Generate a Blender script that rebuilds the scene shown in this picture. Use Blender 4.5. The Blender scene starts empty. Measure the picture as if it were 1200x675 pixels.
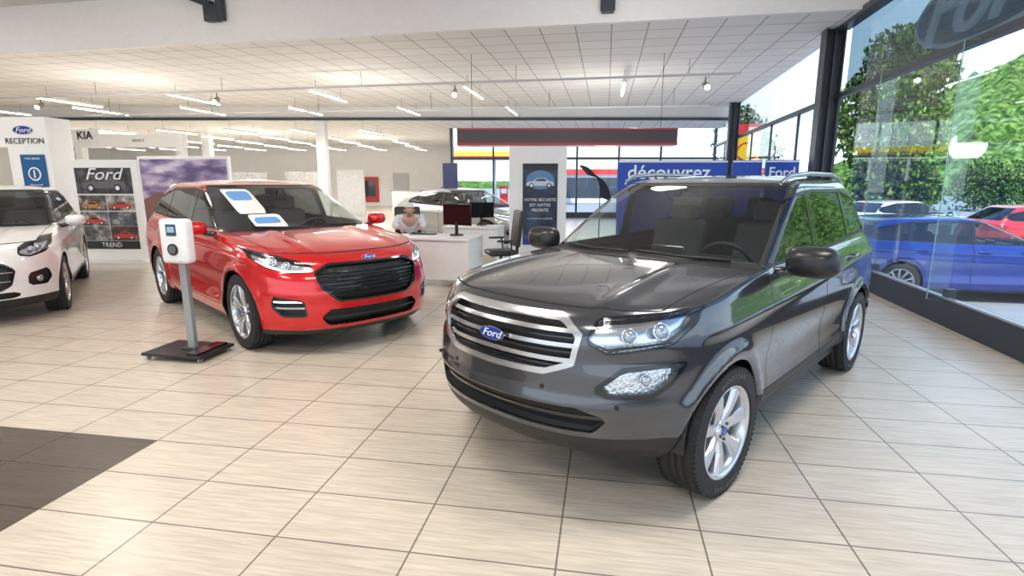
import bpy, bmesh, math, random
import numpy as np
from mathutils import Vector, Matrix, Euler
random.seed(7); np.random.seed(7)
SC=bpy.context.scene; COL=SC.collection

# ============================ materials ============================
MATS={}
def P(name,col,rough=.5,metal=0,coat=0,nz=.04,ns=12,bump=0,emit=None,es=0,spec=.5):
    if name in MATS: return MATS[name]
    m=bpy.data.materials.new(name); m.use_nodes=True; nt=m.node_tree; b=nt.nodes['Principled BSDF']
    b.inputs['Roughness'].default_value=rough; b.inputs['Metallic'].default_value=metal
    b.inputs['Coat Weight'].default_value=coat; b.inputs['Coat Roughness'].default_value=.03
    b.inputs['Specular IOR Level'].default_value=spec
    tc=nt.nodes.new('ShaderNodeTexCoord'); n=nt.nodes.new('ShaderNodeTexNoise'); n.inputs['Scale'].default_value=ns
    nt.links.new(tc.outputs['Object'],n.inputs['Vector'])
    mx=nt.nodes.new('ShaderNodeMix'); mx.data_type='RGBA'
    mx.inputs['A'].default_value=tuple(c*(1-nz) for c in col)+(1,); mx.inputs['B'].default_value=tuple(min(1,c*(1+nz)) for c in col)+(1,)
    nt.links.new(n.outputs['Fac'],mx.inputs['Factor']); nt.links.new(mx.outputs['Result'],b.inputs['Base Color'])
    if bump:
        bp=nt.nodes.new('ShaderNodeBump'); bp.inputs['Strength'].default_value=bump; bp.inputs['Distance'].default_value=.01
        nt.links.new(n.outputs['Fac'],bp.inputs['Height']); nt.links.new(bp.outputs['Normal'],b.inputs['Normal'])
    if emit:
        b.inputs['Emission Color'].default_value=emit+(1,); b.inputs['Emission Strength'].default_value=es
    MATS[name]=m; return m
def G(name,tint,base=.04,rough=0.0):
    if name in MATS: return MATS[name]
    m=bpy.data.materials.new(name); m.use_nodes=True; nt=m.node_tree; nt.nodes.clear()
    o=nt.nodes.new('ShaderNodeOutputMaterial'); t=nt.nodes.new('ShaderNodeBsdfTransparent'); g=nt.nodes.new('ShaderNodeBsdfGlossy')
    mx=nt.nodes.new('ShaderNodeMixShader'); lw=nt.nodes.new('ShaderNodeLayerWeight'); lw.inputs['Blend'].default_value=.5
    pw=nt.nodes.new('ShaderNodeMath'); pw.operation='POWER'; pw.inputs[1].default_value=5
    ad=nt.nodes.new('ShaderNodeMath'); ad.operation='MULTIPLY_ADD'; ad.inputs[1].default_value=.9; ad.inputs[2].default_value=base; ad.use_clamp=True
    t.inputs['Color'].default_value=tint+(1,); g.inputs['Roughness'].default_value=rough; g.inputs['Color'].default_value=(1,1,1,1)
    nt.links.new(lw.outputs['Facing'],pw.inputs[0]); nt.links.new(pw.outputs[0],ad.inputs[0]); nt.links.new(ad.outputs[0],mx.inputs[0]); nt.links.new(t.outputs[0],mx.inputs[1]); nt.links.new(g.outputs[0],mx.inputs[2]); nt.links.new(mx.outputs[0],o.inputs[0])
    MATS[name]=m; return m

BLK=P('black_plastic',(.014,.014,.015),.45)
GLB=P('gloss_black',(.008,.008,.009),.12,0,.6)
MIRB=P('mirror_housing_black',(.016,.016,.018),.30)
SEAM=P('panel_gap',(.003,.003,.003),.8)
INN=P('interior_dark',(.03,.03,.033),.75)
RUB=P('tire_rubber',(.018,.018,.019),.7,bump=.2,ns=60)
TLET=P('tire_lettering',(.10,.10,.10),.6)
ALU=P('alloy_silver',(.66,.67,.70),.25,.8)
DALU=P('alloy_dark',(.22,.22,.24),.25,.9)
CHR=P('chrome',(.85,.86,.88),.08,1)
SIL=P('satin_silver',(.62,.63,.65),.22,.9)
REFL=P('lamp_reflector',(.78,.80,.84),.16,.85)
FLUT=P('lamp_fluted',(.80,.82,.85),.14,.85,nz=.12,ns=55,bump=.9)
WHT=P('white_paint',(.84,.84,.83),.4)
DRL=P('daylight_strip',(.9,.95,1),.2,emit=(.85,.93,1),es=2.2)
REDL=P('tail_lamp_red',(.35,.01,.01),.15,0,1)
ORL=P('amber_lens',(.8,.25,.02),.2)
GLASS=G('car_glass',(.74,.80,.78),.06)
GLASSD=G('car_glass_privacy',(.16,.18,.18),.06)
LENS=G('lamp_lens',(.96,.97,.99),.04)
WGL=G('window_glass',(.95,.98,.99),.02)
FBLUE=P('emblem_blue',(.01,.05,.32),.2,0,.8)
GREYP=P('paint_magnetic_grey',(.085,.090,.102),.18,.75,1,.12,900)
REDP=P('paint_racing_red',(.66,.004,.006),.20,.35,1,.08,900)
WHTP=P('paint_frozen_white',(.80,.80,.79),.3,0,1)
DGRYP=P('paint_silver_grey',(.34,.35,.34),.3,.6,1)
BLUP=P('paint_blue',(.008,.035,.24),.25,.3,1)

# ============================ mesh builder ============================
def newobj(name,me,parent=None,label=None,cat=None,kind=None,group=None):
    o=bpy.data.objects.new(name,me); COL.objects.link(o)
    if parent is not None: o.parent=parent
    if label: o['label']=label
    if cat: o['category']=cat
    if kind: o['kind']=kind
    if group: o['group']=group
    return o
def empty(name,loc,rz=0,**k):
    o=newobj(name,None,**k); o.location=loc; o.rotation_euler=(0,0,rz); o.empty_display_size=.2; return o
class MB:
    def __init__(s): s.V=[];s.F=[];s.K=[];s.S=[]
    def add(s,v,f,mat,smooth=False):
        n=len(s.V); s.V+= [tuple(p) for p in v]; s.F+=[tuple(i+n for i in q) for q in f]; s.K+=[mat]*len(f); s.S+=[smooth]*len(f); return s
    def box(s,c,d,mat,rot=None,bev=0,seg=2,smooth=False):
        bm=bmesh.new(); bmesh.ops.create_cube(bm,size=1)
        for v in bm.verts: v.co=Vector((v.co.x*d[0],v.co.y*d[1],v.co.z*d[2]))
        if bev: bmesh.ops.bevel(bm,geom=bm.edges[:],offset=min(bev,min(d)*.49),segments=seg,affect='EDGES',profile=.5)
        R=Euler(rot).to_matrix() if rot is not None else Matrix.Identity(3)
        bm.verts.index_update(); vs=[R@v.co+Vector(c) for v in bm.verts]; fs=[[v.index for v in f.verts] for f in bm.faces]
        bm.free(); return s.add(vs,fs,mat,smooth or bev>.015)
    def cyl(s,c,r,h,mat,axis='z',seg=24,r2=None,rot=None):
        r2=r if r2 is None else r2; vs=[];A=2*math.pi/seg
        for k,(rr,z) in enumerate(((r,-h/2),(r2,h/2))):
            for i in range(seg): vs.append((rr*math.cos(i*A),rr*math.sin(i*A),z))
        M={'z':Matrix.Identity(3),'x':Matrix.Rotation(math.pi/2,3,'Y'),'y':Matrix.Rotation(-math.pi/2,3,'X')}[axis]
        if rot is not None: M=Euler(rot).to_matrix()@M
        vs=[M@Vector(v)+Vector(c) for v in vs]
        s.add(vs,[(i,(i+1)%seg,seg+(i+1)%seg,seg+i) for i in range(seg)],mat,True)
        n=len(s.V)-2*seg
        s.F+=[tuple(n+i for i in range(seg-1,-1,-1)),tuple(n+seg+i for i in range(seg))]; s.K+=[mat,mat]; s.S+=[False,False]; return s
    def lathe(s,prof,mat,seg=48,c=(0,0,0),axis='y'):
        vs=[];n=len(prof)
        for i in range(seg):
            a=2*math.pi*i/seg
            for r,y in prof:
                p=(r*math.cos(a),y,r*math.sin(a)) if axis=='y' else (r*math.cos(a),r*math.sin(a),y)
                vs.append((p[0]+c[0],p[1]+c[1],p[2]+c[2]))
        fs=[]
        for i in range(seg):
            for j in range(n-1):
                a=i*n+j;b=((i+1)%seg)*n+j; fs.append((a,b,b+1,a+1))
        return s.add(vs,fs,mat,True)
    def tube(s,pts,r,mat,seg=10,closed=False):
        pts=[Vector(p) for p in pts]; n=len(pts); vs=[]
        rs=r if isinstance(r,(list,tuple)) else [r]*n
        for i,p in enumerate(pts):
            a=pts[(i-1)%n] if (closed or i>0) else p; b=pts[(i+1)%n] if (closed or i<n-1) else p
            d=(b-a).normalized(); up=Vector((0,0,1)) if abs(d.z)<.9 else Vector((0,1,0))
            u=d.cross(up).normalized(); w=u.cross(d)
            for k in range(seg):
                t=2*math.pi*k/seg; vs.append(p+(u*math.cos(t)+w*math.sin(t))*rs[i])
        fs=[]
        for i in range(n if closed else n-1):
            j=(i+1)%n
            for k in range(seg): fs.append((i*seg+k,j*seg+k,j*seg+(k+1)%seg,i*seg+(k+1)%seg))
        if not closed: fs+=[tuple(range(seg-1,-1,-1)),tuple((n-1)*seg+k for k in range(seg))]
        return s.add(vs,fs,mat,True)
    def ell(s,c,r,mat,seg=20,rg=12,rot=None,half=False):
        vs=[];fs=[]; R=Euler(rot).to_matrix() if rot is not None else Matrix.Identity(3)
        for i in range(rg+1):
            th=math.pi*i/rg*(.5 if half else 1)
            for k in range(seg):
                a=2*math.pi*k/seg
                vs.append(R@Vector((r[0]*math.sin(th)*math.cos(a),r[1]*math.sin(th)*math.sin(a),r[2]*math.cos(th)))+Vector(c))
        for i in range(rg):
            for k in range(seg): fs.append((i*seg+k,(i+1)*seg+k,(i+1)*seg+(k+1)%seg,i*seg+(k+1)%seg))
        return s.add(vs,fs,mat,True)
    def prism(s,poly,h,mat,M=None):
        n=len(poly); M=M or Matrix.Identity(4)
        vs=[M@Vector((p[0],p[1],0)) for p in poly]+[M@Vector((p[0],p[1],h)) for p in poly]
        fs=[tuple(range(n-1,-1,-1)),tuple(range(n,2*n))]+[(i,(i+1)%n,n+(i+1)%n,n+i) for i in range(n)]
        return s.add(vs,fs,mat)
    def done(s,name,parent=None,loc=(0,0,0),rz=0,rot=None,**k):
        me=bpy.data.meshes.new(name); me.from_pydata([tuple(v) for v in s.V],[],s.F)
        ms=[]; 
        for m in s.K:
            if m not in ms: ms.append(m)
        for m in ms: me.materials.append(m)
        me.polygons.foreach_set('material_index',[ms.index(m) for m in s.K]); me.polygons.foreach_set('use_smooth',s.S)
        me.validate(); me.update()
        o=newobj(name,me,parent,**k); o.location=loc; o.rotation_euler=rot if rot is not None else (0,0,rz); return o
def textmesh(txt,size,shear=0,ext=.002,offset=0):
    cu=bpy.data.curves.new('t','FONT'); cu.body=txt; cu.size=size; cu.align_x='CENTER'; cu.align_y='CENTER'; cu.extrude=ext; cu.shear=shear; cu.offset=offset
    cu.resolution_u=3
    t=bpy.data.objects.new('t',cu); COL.objects.link(t); bpy.context.view_layer.update()
    me=bpy.data.meshes.new_from_object(t); bpy.data.objects.remove(t); bpy.data.curves.remove(cu); return me
def text(name,txt,size,loc,rot,mat,parent=None,shear=0,ext=.002,sx=1,offset=0,**k):
    me=textmesh(txt,size,shear,ext,offset)
    me.materials.clear(); me.materials.append(mat); me.name=name
    if sx!=1:
        for v in me.vertices: v.co.x*=sx
    o=newobj(name,me,parent,**k); o.location=loc; o.rotation_euler=rot; return o
def ellipse(a,b,n=40): return [(a*math.cos(2*math.pi*i/n),b*math.sin(2*math.pi*i/n)) for i in range(n)]
def emblem(parent,loc,rot,a,name='emblem',thick=.01,white=False):
    """oval script emblem lying in its local xy plane"""
    b=MB(); b.prism(ellipse(a,a*.4),thick,CHR); b.prism(ellipse(a*.93,a*.345),thick+.002,FBLUE)
    o=b.done(name,parent,loc,rot=rot)
    text('lettering','Ford',a*.62,(0,-a*.01,thick+.003),(0,0,0),WHT,o,shear=.35,ext=.001,sx=1.25)
    return o

# ============================ car surface toolkit ============================
class M:
    def __init__(s,V,F,K): s.V=V;s.F=F;s.K=K
def pchip(y,q):
    y=np.asarray(y,float); n=len(y); d=np.diff(y); m=np.zeros(n)
    for i in range(1,n-1):
        if d[i-1]*d[i]>0: m[i]=2*d[i-1]*d[i]/(d[i-1]+d[i])
    m[0]=d[0];m[-1]=d[-1]
    i=np.clip(np.floor(q).astype(int),0,n-2); t=q-i
    return y[i]*(2*t**3-3*t**2+1)+m[i]*(t**3-2*t**2+t)+y[i+1]*(-2*t**3+3*t**2)+m[i+1]*(t**3-t**2)
def sdpoly(px,py,poly):
    d=np.full(px.shape,1e9); s=np.ones(px.shape); n=len(poly)
    for i in range(n):
        ax,ay=poly[i]; bx,by=poly[i-1]; ex,ey=bx-ax,by-ay; wx,wy=px-ax,py-ay
        t=np.clip((wx*ex+wy*ey)/(ex*ex+ey*ey),0,1); dx,dy=wx-ex*t,wy-ey*t; d=np.minimum(d,dx*dx+dy*dy)
        c1=py>=ay;c2=py<by;c3=ex*wy>ey*wx
        fl=(c1&c2&c3)|(~c1&~c2&~c3); s=np.where(fl,-s,s)
    return s*np.sqrt(d)
def split(m,f):
    V=m.V; ins=(f<0).tolist(); fl=f.tolist(); new=[]; cache={}; n=len(V)
    def cut(a,b):
        k=(a,b) if a<b else (b,a); i=cache.get(k)
        if i is None:
            fa,fb=fl[k[0]],fl[k[1]]; t=fa/(fa-fb) if fa!=fb else .5
            new.append(V[k[0]]*(1-t)+V[k[1]]*t); i=n+len(new)-1; cache[k]=i
        return i
    AF,AK,BF,BK=[],[],[],[]
    for face,key in zip(m.F,m.K):
        L=len(face); c=0
        for i in face: c+=ins[i]
        if c==L: AF.append(face);AK.append(key)
        elif c==0: BF.append(face);BK.append(key)
        else:
            A=[];B=[]
            for q in range(L):
                i=face[q];j=face[(q+1)%L]
                (A if ins[i] else B).append(i)
                if ins[i]!=ins[j]:
                    x=cut(i,j);A.append(x);B.append(x)
            if len(A)>2: AF.append(tuple(A));AK.append(key)
            if len(B)>2: BF.append(tuple(B));BK.append(key)
    V2=np.vstack([V]+[np.array(new)]) if new else V
    return M(V2,AF,AK),M(V2,BF,BK)
def compact(m):
    u=sorted({i for f in m.F for i in f}); mp={k:i for i,k in enumerate(u)}
    return M(m.V[u].copy() if u else m.V[:0].copy(),[tuple(mp[i] for i in f) for f in m.F],list(m.K))
def relabel(m,ff,key):
    a,b=split(m,ff(m.V)); return M(a.V,a.F+b.F,[key]*len(a.F)+b.K)
def merge(a,b):
    n=len(a.V); return M(np.vstack([a.V,b.V]),a.F+[tuple(i+n for i in f) for f in b.F],a.K+b.K)
def off(m,d):
    m=compact(m); m.V[:,:3]+=m.V[:,3:6]*d; return m
def key(m,k): return M(m.V,m.F,[k]*len(m.F))
def bedges(m):
    E=set()
    for f in m.F:
        for i in range(len(f)): E.add((f[i],f[(i+1)%len(f)]))
    return [(a,b) for a,b in E if (b,a) not in E]
def shell(m,th,k):
    m=compact(m); n=len(m.V)
    if n==0: return m
    W=m.V.copy(); W[:,:3]-=W[:,3:6]*th; W[:,3:6]*=-1
    F=list(m.F)+[tuple(i+n for i in f[::-1]) for f in m.F]; K=list(m.K)+[k]*len(m.F)
    for a,b in bedges(m): F.append((b,a,a+n,b+n)); K.append(k)
    return M(np.vstack([m.V,W]),F,K)
def bucket(m,d,k):
    """inset m by d with walls up to the surface"""
    m=compact(m); n=len(m.V); W=m.V.copy(); W[:,:3]-=W[:,3:6]*d
    F=[tuple(i+n for i in f) for f in m.F]; K=list(m.K)
    for a,b in bedges(m): F.append((a,b,b+n,a+n)); K.append(k)
    return compact(M(np.vstack([m.V,W]),F,K))
def sides(m):
    L=[];R=[];LK=[];RK=[]
    for f,k in zip(m.F,m.K):
        if sum(m.V[i][1] for i in f)>0: L.append(f);LK.append(k)
        else: R.append(f);RK.append(k)
    return compact(M(m.V,L,LK)),compact(M(m.V,R,RK))
def mk(m,name,parent,label=None):
    m=compact(m)
    if not m.F: return None
    me=bpy.data.meshes.new(name); me.from_pydata(m.V[:,:3].tolist(),[],m.F)
    ms=[]
    for k in m.K:
        if k not in ms: ms.append(k)
    for k in ms: me.materials.append(k)
    me.polygons.foreach_set('material_index',[ms.index(k) for k in m.K]); me.polygons.foreach_set('use_smooth',[True]*len(m.F))
    N=m.V[:,3:6]; N=N/np.maximum(np.linalg.norm(N,axis=1,keepdims=True),1e-6)
    me.update(); me.normals_split_custom_set_from_vertices(N.tolist())
    o=newobj(name,me,parent)
    if label: o['label']=label
    return o
def surface(spec):
    R=np.array(spec['rows'],float); n=len(R); sub,nf,ns,nr=spec['res']
    ts=np.linspace(0,n-1,(n-1)*sub+1); C=[pchip(R[:,k],ts)[:,None] for k in range(11)]
    xf,zf,xr,zr,w,dzf,dzr,Lf,ef,Lr,er=C
    v=np.concatenate([np.linspace(0,1,nf+1)[:-1],np.linspace(1,2,ns+1)[:-1],np.linspace(2,3,nr+1)])[None,:]
    ph=np.clip(v,0,1)*math.pi/2; pr=np.clip(3-v,0,1)*math.pi/2
    cf=np.maximum(np.cos(ph),0)**(2/ef); sf=np.sin(ph)**(2/ef); cr=np.maximum(np.cos(pr),0)**(2/er); sr=np.sin(pr)**(2/er)
    u=np.clip(v-1,0,1)
    x=np.where(v<=1,xf-Lf+Lf*cf,np.where(v>=2,xr+Lr-Lr*cr,(xf-Lf)*(1-u)+(xr+Lr)*u))
    y=w*np.where(v<=1,sf,np.where(v>=2,sr,1.0))
    zsf=zf+dzf; zsr=zr+dzr
    g=np.clip(v,0,1)**2; h=np.clip(3-v,0,1)**2
    z=np.where(v<=1,zf+(zsf-zf)*g,np.where(v>=2,zr+(zsr-zr)*h,zsf*(1-u)+zsr*u))
    T=ts[:,None]+0*x; VV=v+0*x
    y=y*(1-.012*(x/1.4)**2)
    dx,dy,dz=spec['sculpt'](x,y,z,VV,T); x=x+dx;y=y+dy*(y>.02);z=z+dz
    Pp=np.stack([x,y,z],-1)
    dv=np.gradient(Pp,axis=1); dt=np.gradient(Pp,axis=0); N=np.cross(dv,dt)
    ln=np.linalg.norm(N,axis=2,keepdims=True); N=np.where(ln>1e-9,N/np.maximum(ln,1e-12),np.array([0,0,1.0])); N[-1]=(0,0,1)
    N[:,0,1]=0;N[:,-1,1]=0
    seg=np.sqrt(np.diff(x,axis=1)**2+np.diff(y,axis=1)**2); s=np.concatenate([np.zeros((len(ts),1)),np.cumsum(seg,1)],1); sr_=s[:,-1:]-s
    A=np.concatenate([Pp,N,T[...,None],VV[...,None],s[...,None],sr_[...,None]],-1)
    B=A.copy(); B[...,1]*=-1; B[...,4]*=-1
    I,J=x.shape; V=np.vstack([A.reshape(-1,10),B.reshape(-1,10)]); o=I*J; F=[]
    def bi(i,j): return i*J+j if j in(0,J-1) else o+i*J+j
    for i in range(I-1):
        for j in range(J-1):
            F.append((i*J+j,i*J+j+1,(i+1)*J+j+1,(i+1)*J+j))
            F.append((bi(i+1,j),bi(i+1,j+1),bi(i,j+1),bi(i,j)))
    return M(V,F,[spec['paint']]*len(F))
X,Y,Z,TT,VV_,SS,SR=0,1,2,6,7,8,9

def wheel(parent,loc,side,r,w,style,steer=0,letters=False):
    """alloy wheel, outer face local +y"""
    rr=r*.695; rot=(0,0,(0 if side>0 else math.pi)+steer)
    main,backc=(ALU,ALU) if style!='dark' else (SIL,DALU)
    b=MB()
    b.lathe([(rr,.45*w),(rr+.010,.5*w),(rr+.004,.505*w),(rr-.008,.47*w),(rr-.018,.34*w),(rr-.03,-.45*w)],main,64)
    b.cyl((0,-.1*w,0),rr-.03,.01,BLK,'y',48)
    b.cyl((0,.02*w,0),rr*.62,.012,DALU,'y',40)
    if style=='double' or style=='dark': N=5; offs=(-.17,.17); wd=(.017,.014,.02)
    elif style=='seven': N=7; offs=(0,); wd=(.026,.028,.046)
    else: N=10; offs=(0,); wd=(.016,.015,.02)
    for i in range(N):
        for da in offs:
            a0=2*math.pi*i/N+.3
            st=[(.035,wd[0],.30*w,a0+da*.4),(rr*.5,wd[1],.40*w,a0+da*.8),(rr-.006,wd[2],.44*w,a0+da)]
            vs=[]
            for (q,hw,yy,a) in st:
                d=Vector((math.cos(a),0,math.sin(a))); p=Vector((-math.sin(a),0,math.cos(a)))
                for sx,yo in((-1,-.018),(-.65,0),(.65,0),(1,-.018),(1,-.04),(-1,-.04)):
                    vs.append(d*q+p*hw*sx+Vector((0,yy+yo,0)))
            fs=[]
            for k in range(2):
                for j in range(6): fs.append((k*6+j,k*6+(j+1)%6,(k+1)*6+(j+1)%6,(k+1)*6+j))
            b.add(vs,fs,main)
    b.cyl((0,.28*w,0),.055,.05,main,'y',28)
    for k in range(5):
        a=2*math.pi*k/5+.9; b.cyl((.042*math.cos(a),.40*w,.042*math.sin(a)),.008,.012,BLK,'y',8)
    rim=b.done('wheel',parent,loc,rot=rot)
    t=MB(); h=w/2
    pr=[(rr+.002,-.44*w),(rr+.02,-h*1.02),(r*.88,-h*1.08),(r*.95,-h*1.0),(r*.985,-h*.86),(r,-h*.7),(r,-h*.42),(r-.008,-h*.40),(r-.008,-h*.34),(r,-h*.32),(r,-h*.04),(r-.008,-h*.03),(r-.008,h*.03),(r,h*.04),(r,h*.32),(r-.008,h*.34),(r-.008,h*.40),(r,h*.42),(r,h*.7),(r*.985,h*.86),(r*.965,h*.98),(r*.96,h*1.0),(r*.955,h*1.0),(r*.88,h*1.08),(rr+.026,h*1.05),(rr+.022,h*1.06),(rr+.016,h*1.03),(rr+.002,.44*w)]
    t.lathe(pr,RUB,80)
    for i in range(72):
        a=2*math.pi*i/72
        for s_ in(-1,1):
            t.box((math.cos(a)*(r*.978),s_*h*.84,math.sin(a)*(r*.978)),(.012,.035,.018),RUB,rot=(0,-a,0))
    tr_=t.done('tire',rim)
    if letters:
        R_=r*.86
        for base,word in((math.pi/2,'GOODYEAR'),(-math.pi/2,'GOODYEAR')):
            lb=MB()
            for i,ch in enumerate(word):
                a=base+(i-3.5)*.115; me=textmesh(ch,.034,0,.0015,.0006)
                u=Vector((math.cos(a),0,math.sin(a))); n=Vector((0,1,0)); xx=u.cross(n); 
                lb.add([u*R_+n*(h*1.085)+xx*v.co.x+u*v.co.y+n*v.co.z for v in me.vertices],[list(p.vertices) for p in me.polygons],TLET)
            lb.done('tire_lettering',tr_)
    c=MB(); c.cyl((0,.28*w+.026,0),.024,.008,FBLUE,'y',20); c.done('hub_cap',rim)
    return rim

def build_car(name,label,spec,loc,fwd,zoff=0,category='car'):
    rz=math.atan2(fwd[1],fwd[0]); root=empty(name,(loc[0],loc[1],zoff),rz,label=label,cat=category)
    S=surface(spec); PT=spec['paint']; fa,ra,wr,Ra=spec['fa'],spec['ra'],spec['wr'],spec['Ra']; base=S.V
    def ysurf(x,z):
        k=(base[:,VV_]>.7)&(base[:,VV_]<2.3)&(base[:,Y]>0); q=base[k]; i=np.argmin((q[:,X]-x)**2+(q[:,Z]-z)**2); return q[i,Y]
    def xsurf(z,y=0):
        k=(base[:,VV_]<.9)&(base[:,Y]>=0)&(base[:,TT]<spec['tc']); q=base[k]; i=np.argmin((q[:,Y]-y)**2+(q[:,Z]-z)**2); return q[i,X]
    B=S
    for ax in (fa,ra):
        d=np.sqrt((B.V[:,X]-ax)**2+(B.V[:,Z]-wr)**2)-Ra; f=np.maximum(d,.42-np.abs(B.V[:,Y])); _,B=split(B,f); B=compact(B)
    t0,t1,v1=spec['ws']; 
    fw=lambda V,e=0: np.maximum(np.maximum((t0-V[:,TT])*.08,(V[:,TT]-t1)*.1),(V[:,VV_]-v1)*.6)+e
    B=relabel(B,lambda V:np.maximum(np.maximum((t0-.6-V[:,TT]),(V[:,TT]-t0)),V[:,VV_]-v1-.03),BLK)
    WS,B=split(B,fw(B.V)); WSin,fr=split(WS,fw(WS.V,.022)); B=merge(compact(B),key(compact(fr),BLK))
    ws=mk(off(key(WSin,GLASS),-.003),'windshield',root)
    r0,r1,vr=spec['rw']; fr_=lambda V:np.maximum(np.maximum((r0-V[:,TT])*.08,(V[:,TT]-r1)*.1),(vr-V[:,VV_])*.6)
    RW,B=split(B,fr_(B.V)); mk(off(key(RW,GLASSD),-.003),'rear_window',root)
    for sh in spec.get('sheets',[]):
        ta,tb,ya,yb,matc=sh
        f=lambda V:np.maximum(np.maximum(ta-V[:,TT],V[:,TT]-tb)*.1,np.maximum(ya-V[:,Y],V[:,Y]-yb))
        a,_=split(WSin,f(WSin.V)); a=key(a,WHT)
        a=relabel(a,lambda V:np.maximum((np.abs(V[:,TT]-(ta*.35+tb*.65))-(tb-ta)*.2)*.2,np.abs(V[:,Y]-(ya+yb)/2)-(yb-ya)*.40),matc)
        mk(off(a,.004),'price_sheet',root,'printed sheet behind the glass')
    dlo=spec['dlo']; sidec=lambda V:np.maximum(.55-V[:,VV_],V[:,VV_]-2.6)
    fd=lambda V,e=0: np.maximum(sdpoly(V[:,X],V[:,Z],dlo)-e,sidec(V))
    A,B=split(B,fd(B.V,.022)); Gl,frm=split(A,fd(A.V)); B=merge(compact(B),key(compact(frm),spec.get('wtrim',BLK)))
    Gl=compact(Gl); px=spec['pillars']; wins=[]
    for (a,b_) in px:
        mid,Gl=split(Gl,np.maximum(b_-Gl.V[:,X],Gl.V[:,X]-a)); B=merge(B,key(compact(mid),GLB)); Gl=compact(Gl)
    edges=[9]+[v for p in px for v in p]+[-9]; glparts=[]
    for q in range(0,len(edges),2):
        hi,lo=edges[q],edges[q+1]; a,_=split(Gl,np.maximum(Gl.V[:,X]-hi,lo-Gl.V[:,X])); glparts.append(off(key(a,GLASS if q==0 else GLASSD),-.004))
    g=.0035; h0,h1,hy=spec['hood']
    fh=lambda V,e:np.maximum(np.maximum(np.maximum((h0-V[:,TT])*.05,(V[:,TT]-h1)*.1),np.abs(V[:,Y])-hy(V[:,X]))+e,V[:,VV_]-1.3)
    A,B=split(B,fh(B.V,-g)); H,sm=split(A,fh(A.V,g)); B=merge(compact(B),key(compact(sm),SEAM)); mk(shell(H,.015,INN),'hood',root)
    for p in spec['patches']:
        cc=SS if p.get('c','s')=='s' else (SR if p['c']=='sr' else X)
        if p.get('c','s')=='s': cond=lambda V:np.maximum(V[:,VV_]-1.7,V[:,TT]-spec['tc'])
        elif p['c']=='sr': cond=lambda V:1.5-V[:,VV_]
        else: cond=lambda V:np.maximum(.6-V[:,VV_],V[:,VV_]-2.4)
        r=p.get('r',.008); ff=lambda V,e=0:np.maximum(sdpoly(V[:,cc],V[:,Z],p['poly'])-r+e,cond(V))
        reg,B=split(B,ff(B.V)); B=compact(B); reg=compact(reg)
        if not reg.F: continue
        if 'frame' in p:
            fwid,fm,fo=p['frame']; inn,frame=split(reg,ff(reg.V,fwid)); frame=shell(off(key(frame,fm),fo),.03,fm); inn=compact(inn)
            L=sides(frame) if p.get('mir') else (frame,)
            for q in L: mk(q,p['name']+'_frame',root)
        else: inn=reg
        full=inn; inn=key(inn,p['mat'])
        if 'drl' in p:
            lo,hi,dm=p['drl']; a,b_=split(inn,ff(inn.V,hi)); c_,d_=split(b_,ff(b_.V,lo)); c1,c2=split(c_,(c_.V[:,Z]-p['drlz'](c_.V[:,cc]))); 
            drl=compact(c1); dd=off(key(drl,dm),-.012)
            for q in sides(dd): mk(shell(q,.006,dm),'daylight_strip',root)
        buck=bucket(inn,p['inset'],p.get('wall',p['mat']))
        L=list(sides(buck)) if p.get('mir') else [buck]; objs=[mk(q,p['name'],root) for q in L]
        if p.get('lens'):
            for q,o in zip(sides(off(key(full,LENS),-.001)),objs): mk(q,'lens',o)
        if 'proj' in p:
            for o,sg in zip(objs,(1,-1)):
                for (s_,z_,rad) in p['proj']:
                    mb=MB()
                    k=(base[:,Y]*sg>0)&(base[:,VV_]<1.7)&(base[:,TT]<spec['tc']); q=base[k]; i=np.argmin((q[:,SS]-s_)**2+(q[:,Z]-z_)**2)
                    n=Vector(q[i,3:6]); c=Vector(q[i,:3])-n*(p['inset']*.55)
                    e=n.to_track_quat('Z','Y').to_euler()
                    mb.ell(c,(rad,rad,rad*.8),P('projector_glass',(.45,.50,.56),.03,.6,1),rot=e)
                    pts=[c+n*.012+(e.to_matrix()@Vector((rad*1.12*math.cos(a),rad*1.12*math.sin(a),0))) for a in np.linspace(0,2*math.pi,25)[:-1]]
                    mb.tube(pts,rad*.14,CHR,8,True)
                    mb.done('projector',o)
        for (zz,hh,bm_,bo) in p.get('bars',[]):
            a,_=split(full,full.V[:,Z]-zz-hh)
            if not a.F: continue
            a,_=split(a,zz-hh-a.V[:,Z])
            if a.F: 
                for q in (sides(a) if p.get('mir') else (a,)): mk(shell(off(key(q,bm_),bo),.012,bm_),'grille_bar',root)
    for (f,mk_) in spec.get('relabel',[]): B=relabel(B,f,mk_)
    B=compact(B)
    doors=[]
    for k,dp in enumerate(spec['doors']):
        f=lambda V,e:np.maximum(sdpoly(V[:,X],V[:,Z],dp),np.maximum(.6-V[:,VV_],V[:,VV_]-2.4))+e
        A,B=split(B,f(B.V,-g)); D,sm=split(A,f(A.V,g)); B=merge(compact(B),key(compact(sm),SEAM))
        pair=[mk(shell(q,.02,INN),'door',root) for q in sides(D)]; doors.append(pair)
        hx,hz=spec['handles'][k]; yy=ysurf(hx,hz)
        for sg,o in((1,pair[0]),(-1,pair[1])):
            hb=MB(); pts=[(hx+.10,sg*(yy-.005),hz),(hx+.075,sg*(yy+.03),hz),(hx-.075,sg*(yy+.032),hz+.004),(hx-.10,sg*(yy-.005),hz+.004)]
            hb.tube(pts,[.008,.014,.014,.008],spec.get('hmat',PT),8); hb.ell((hx,sg*(yy+.001),hz),(.06,.006,.022),BLK); hb.done('handle',o)
        for sg,gp in zip((0,1),sides(glparts[k])): mk(gp,'window',pair[sg])
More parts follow.
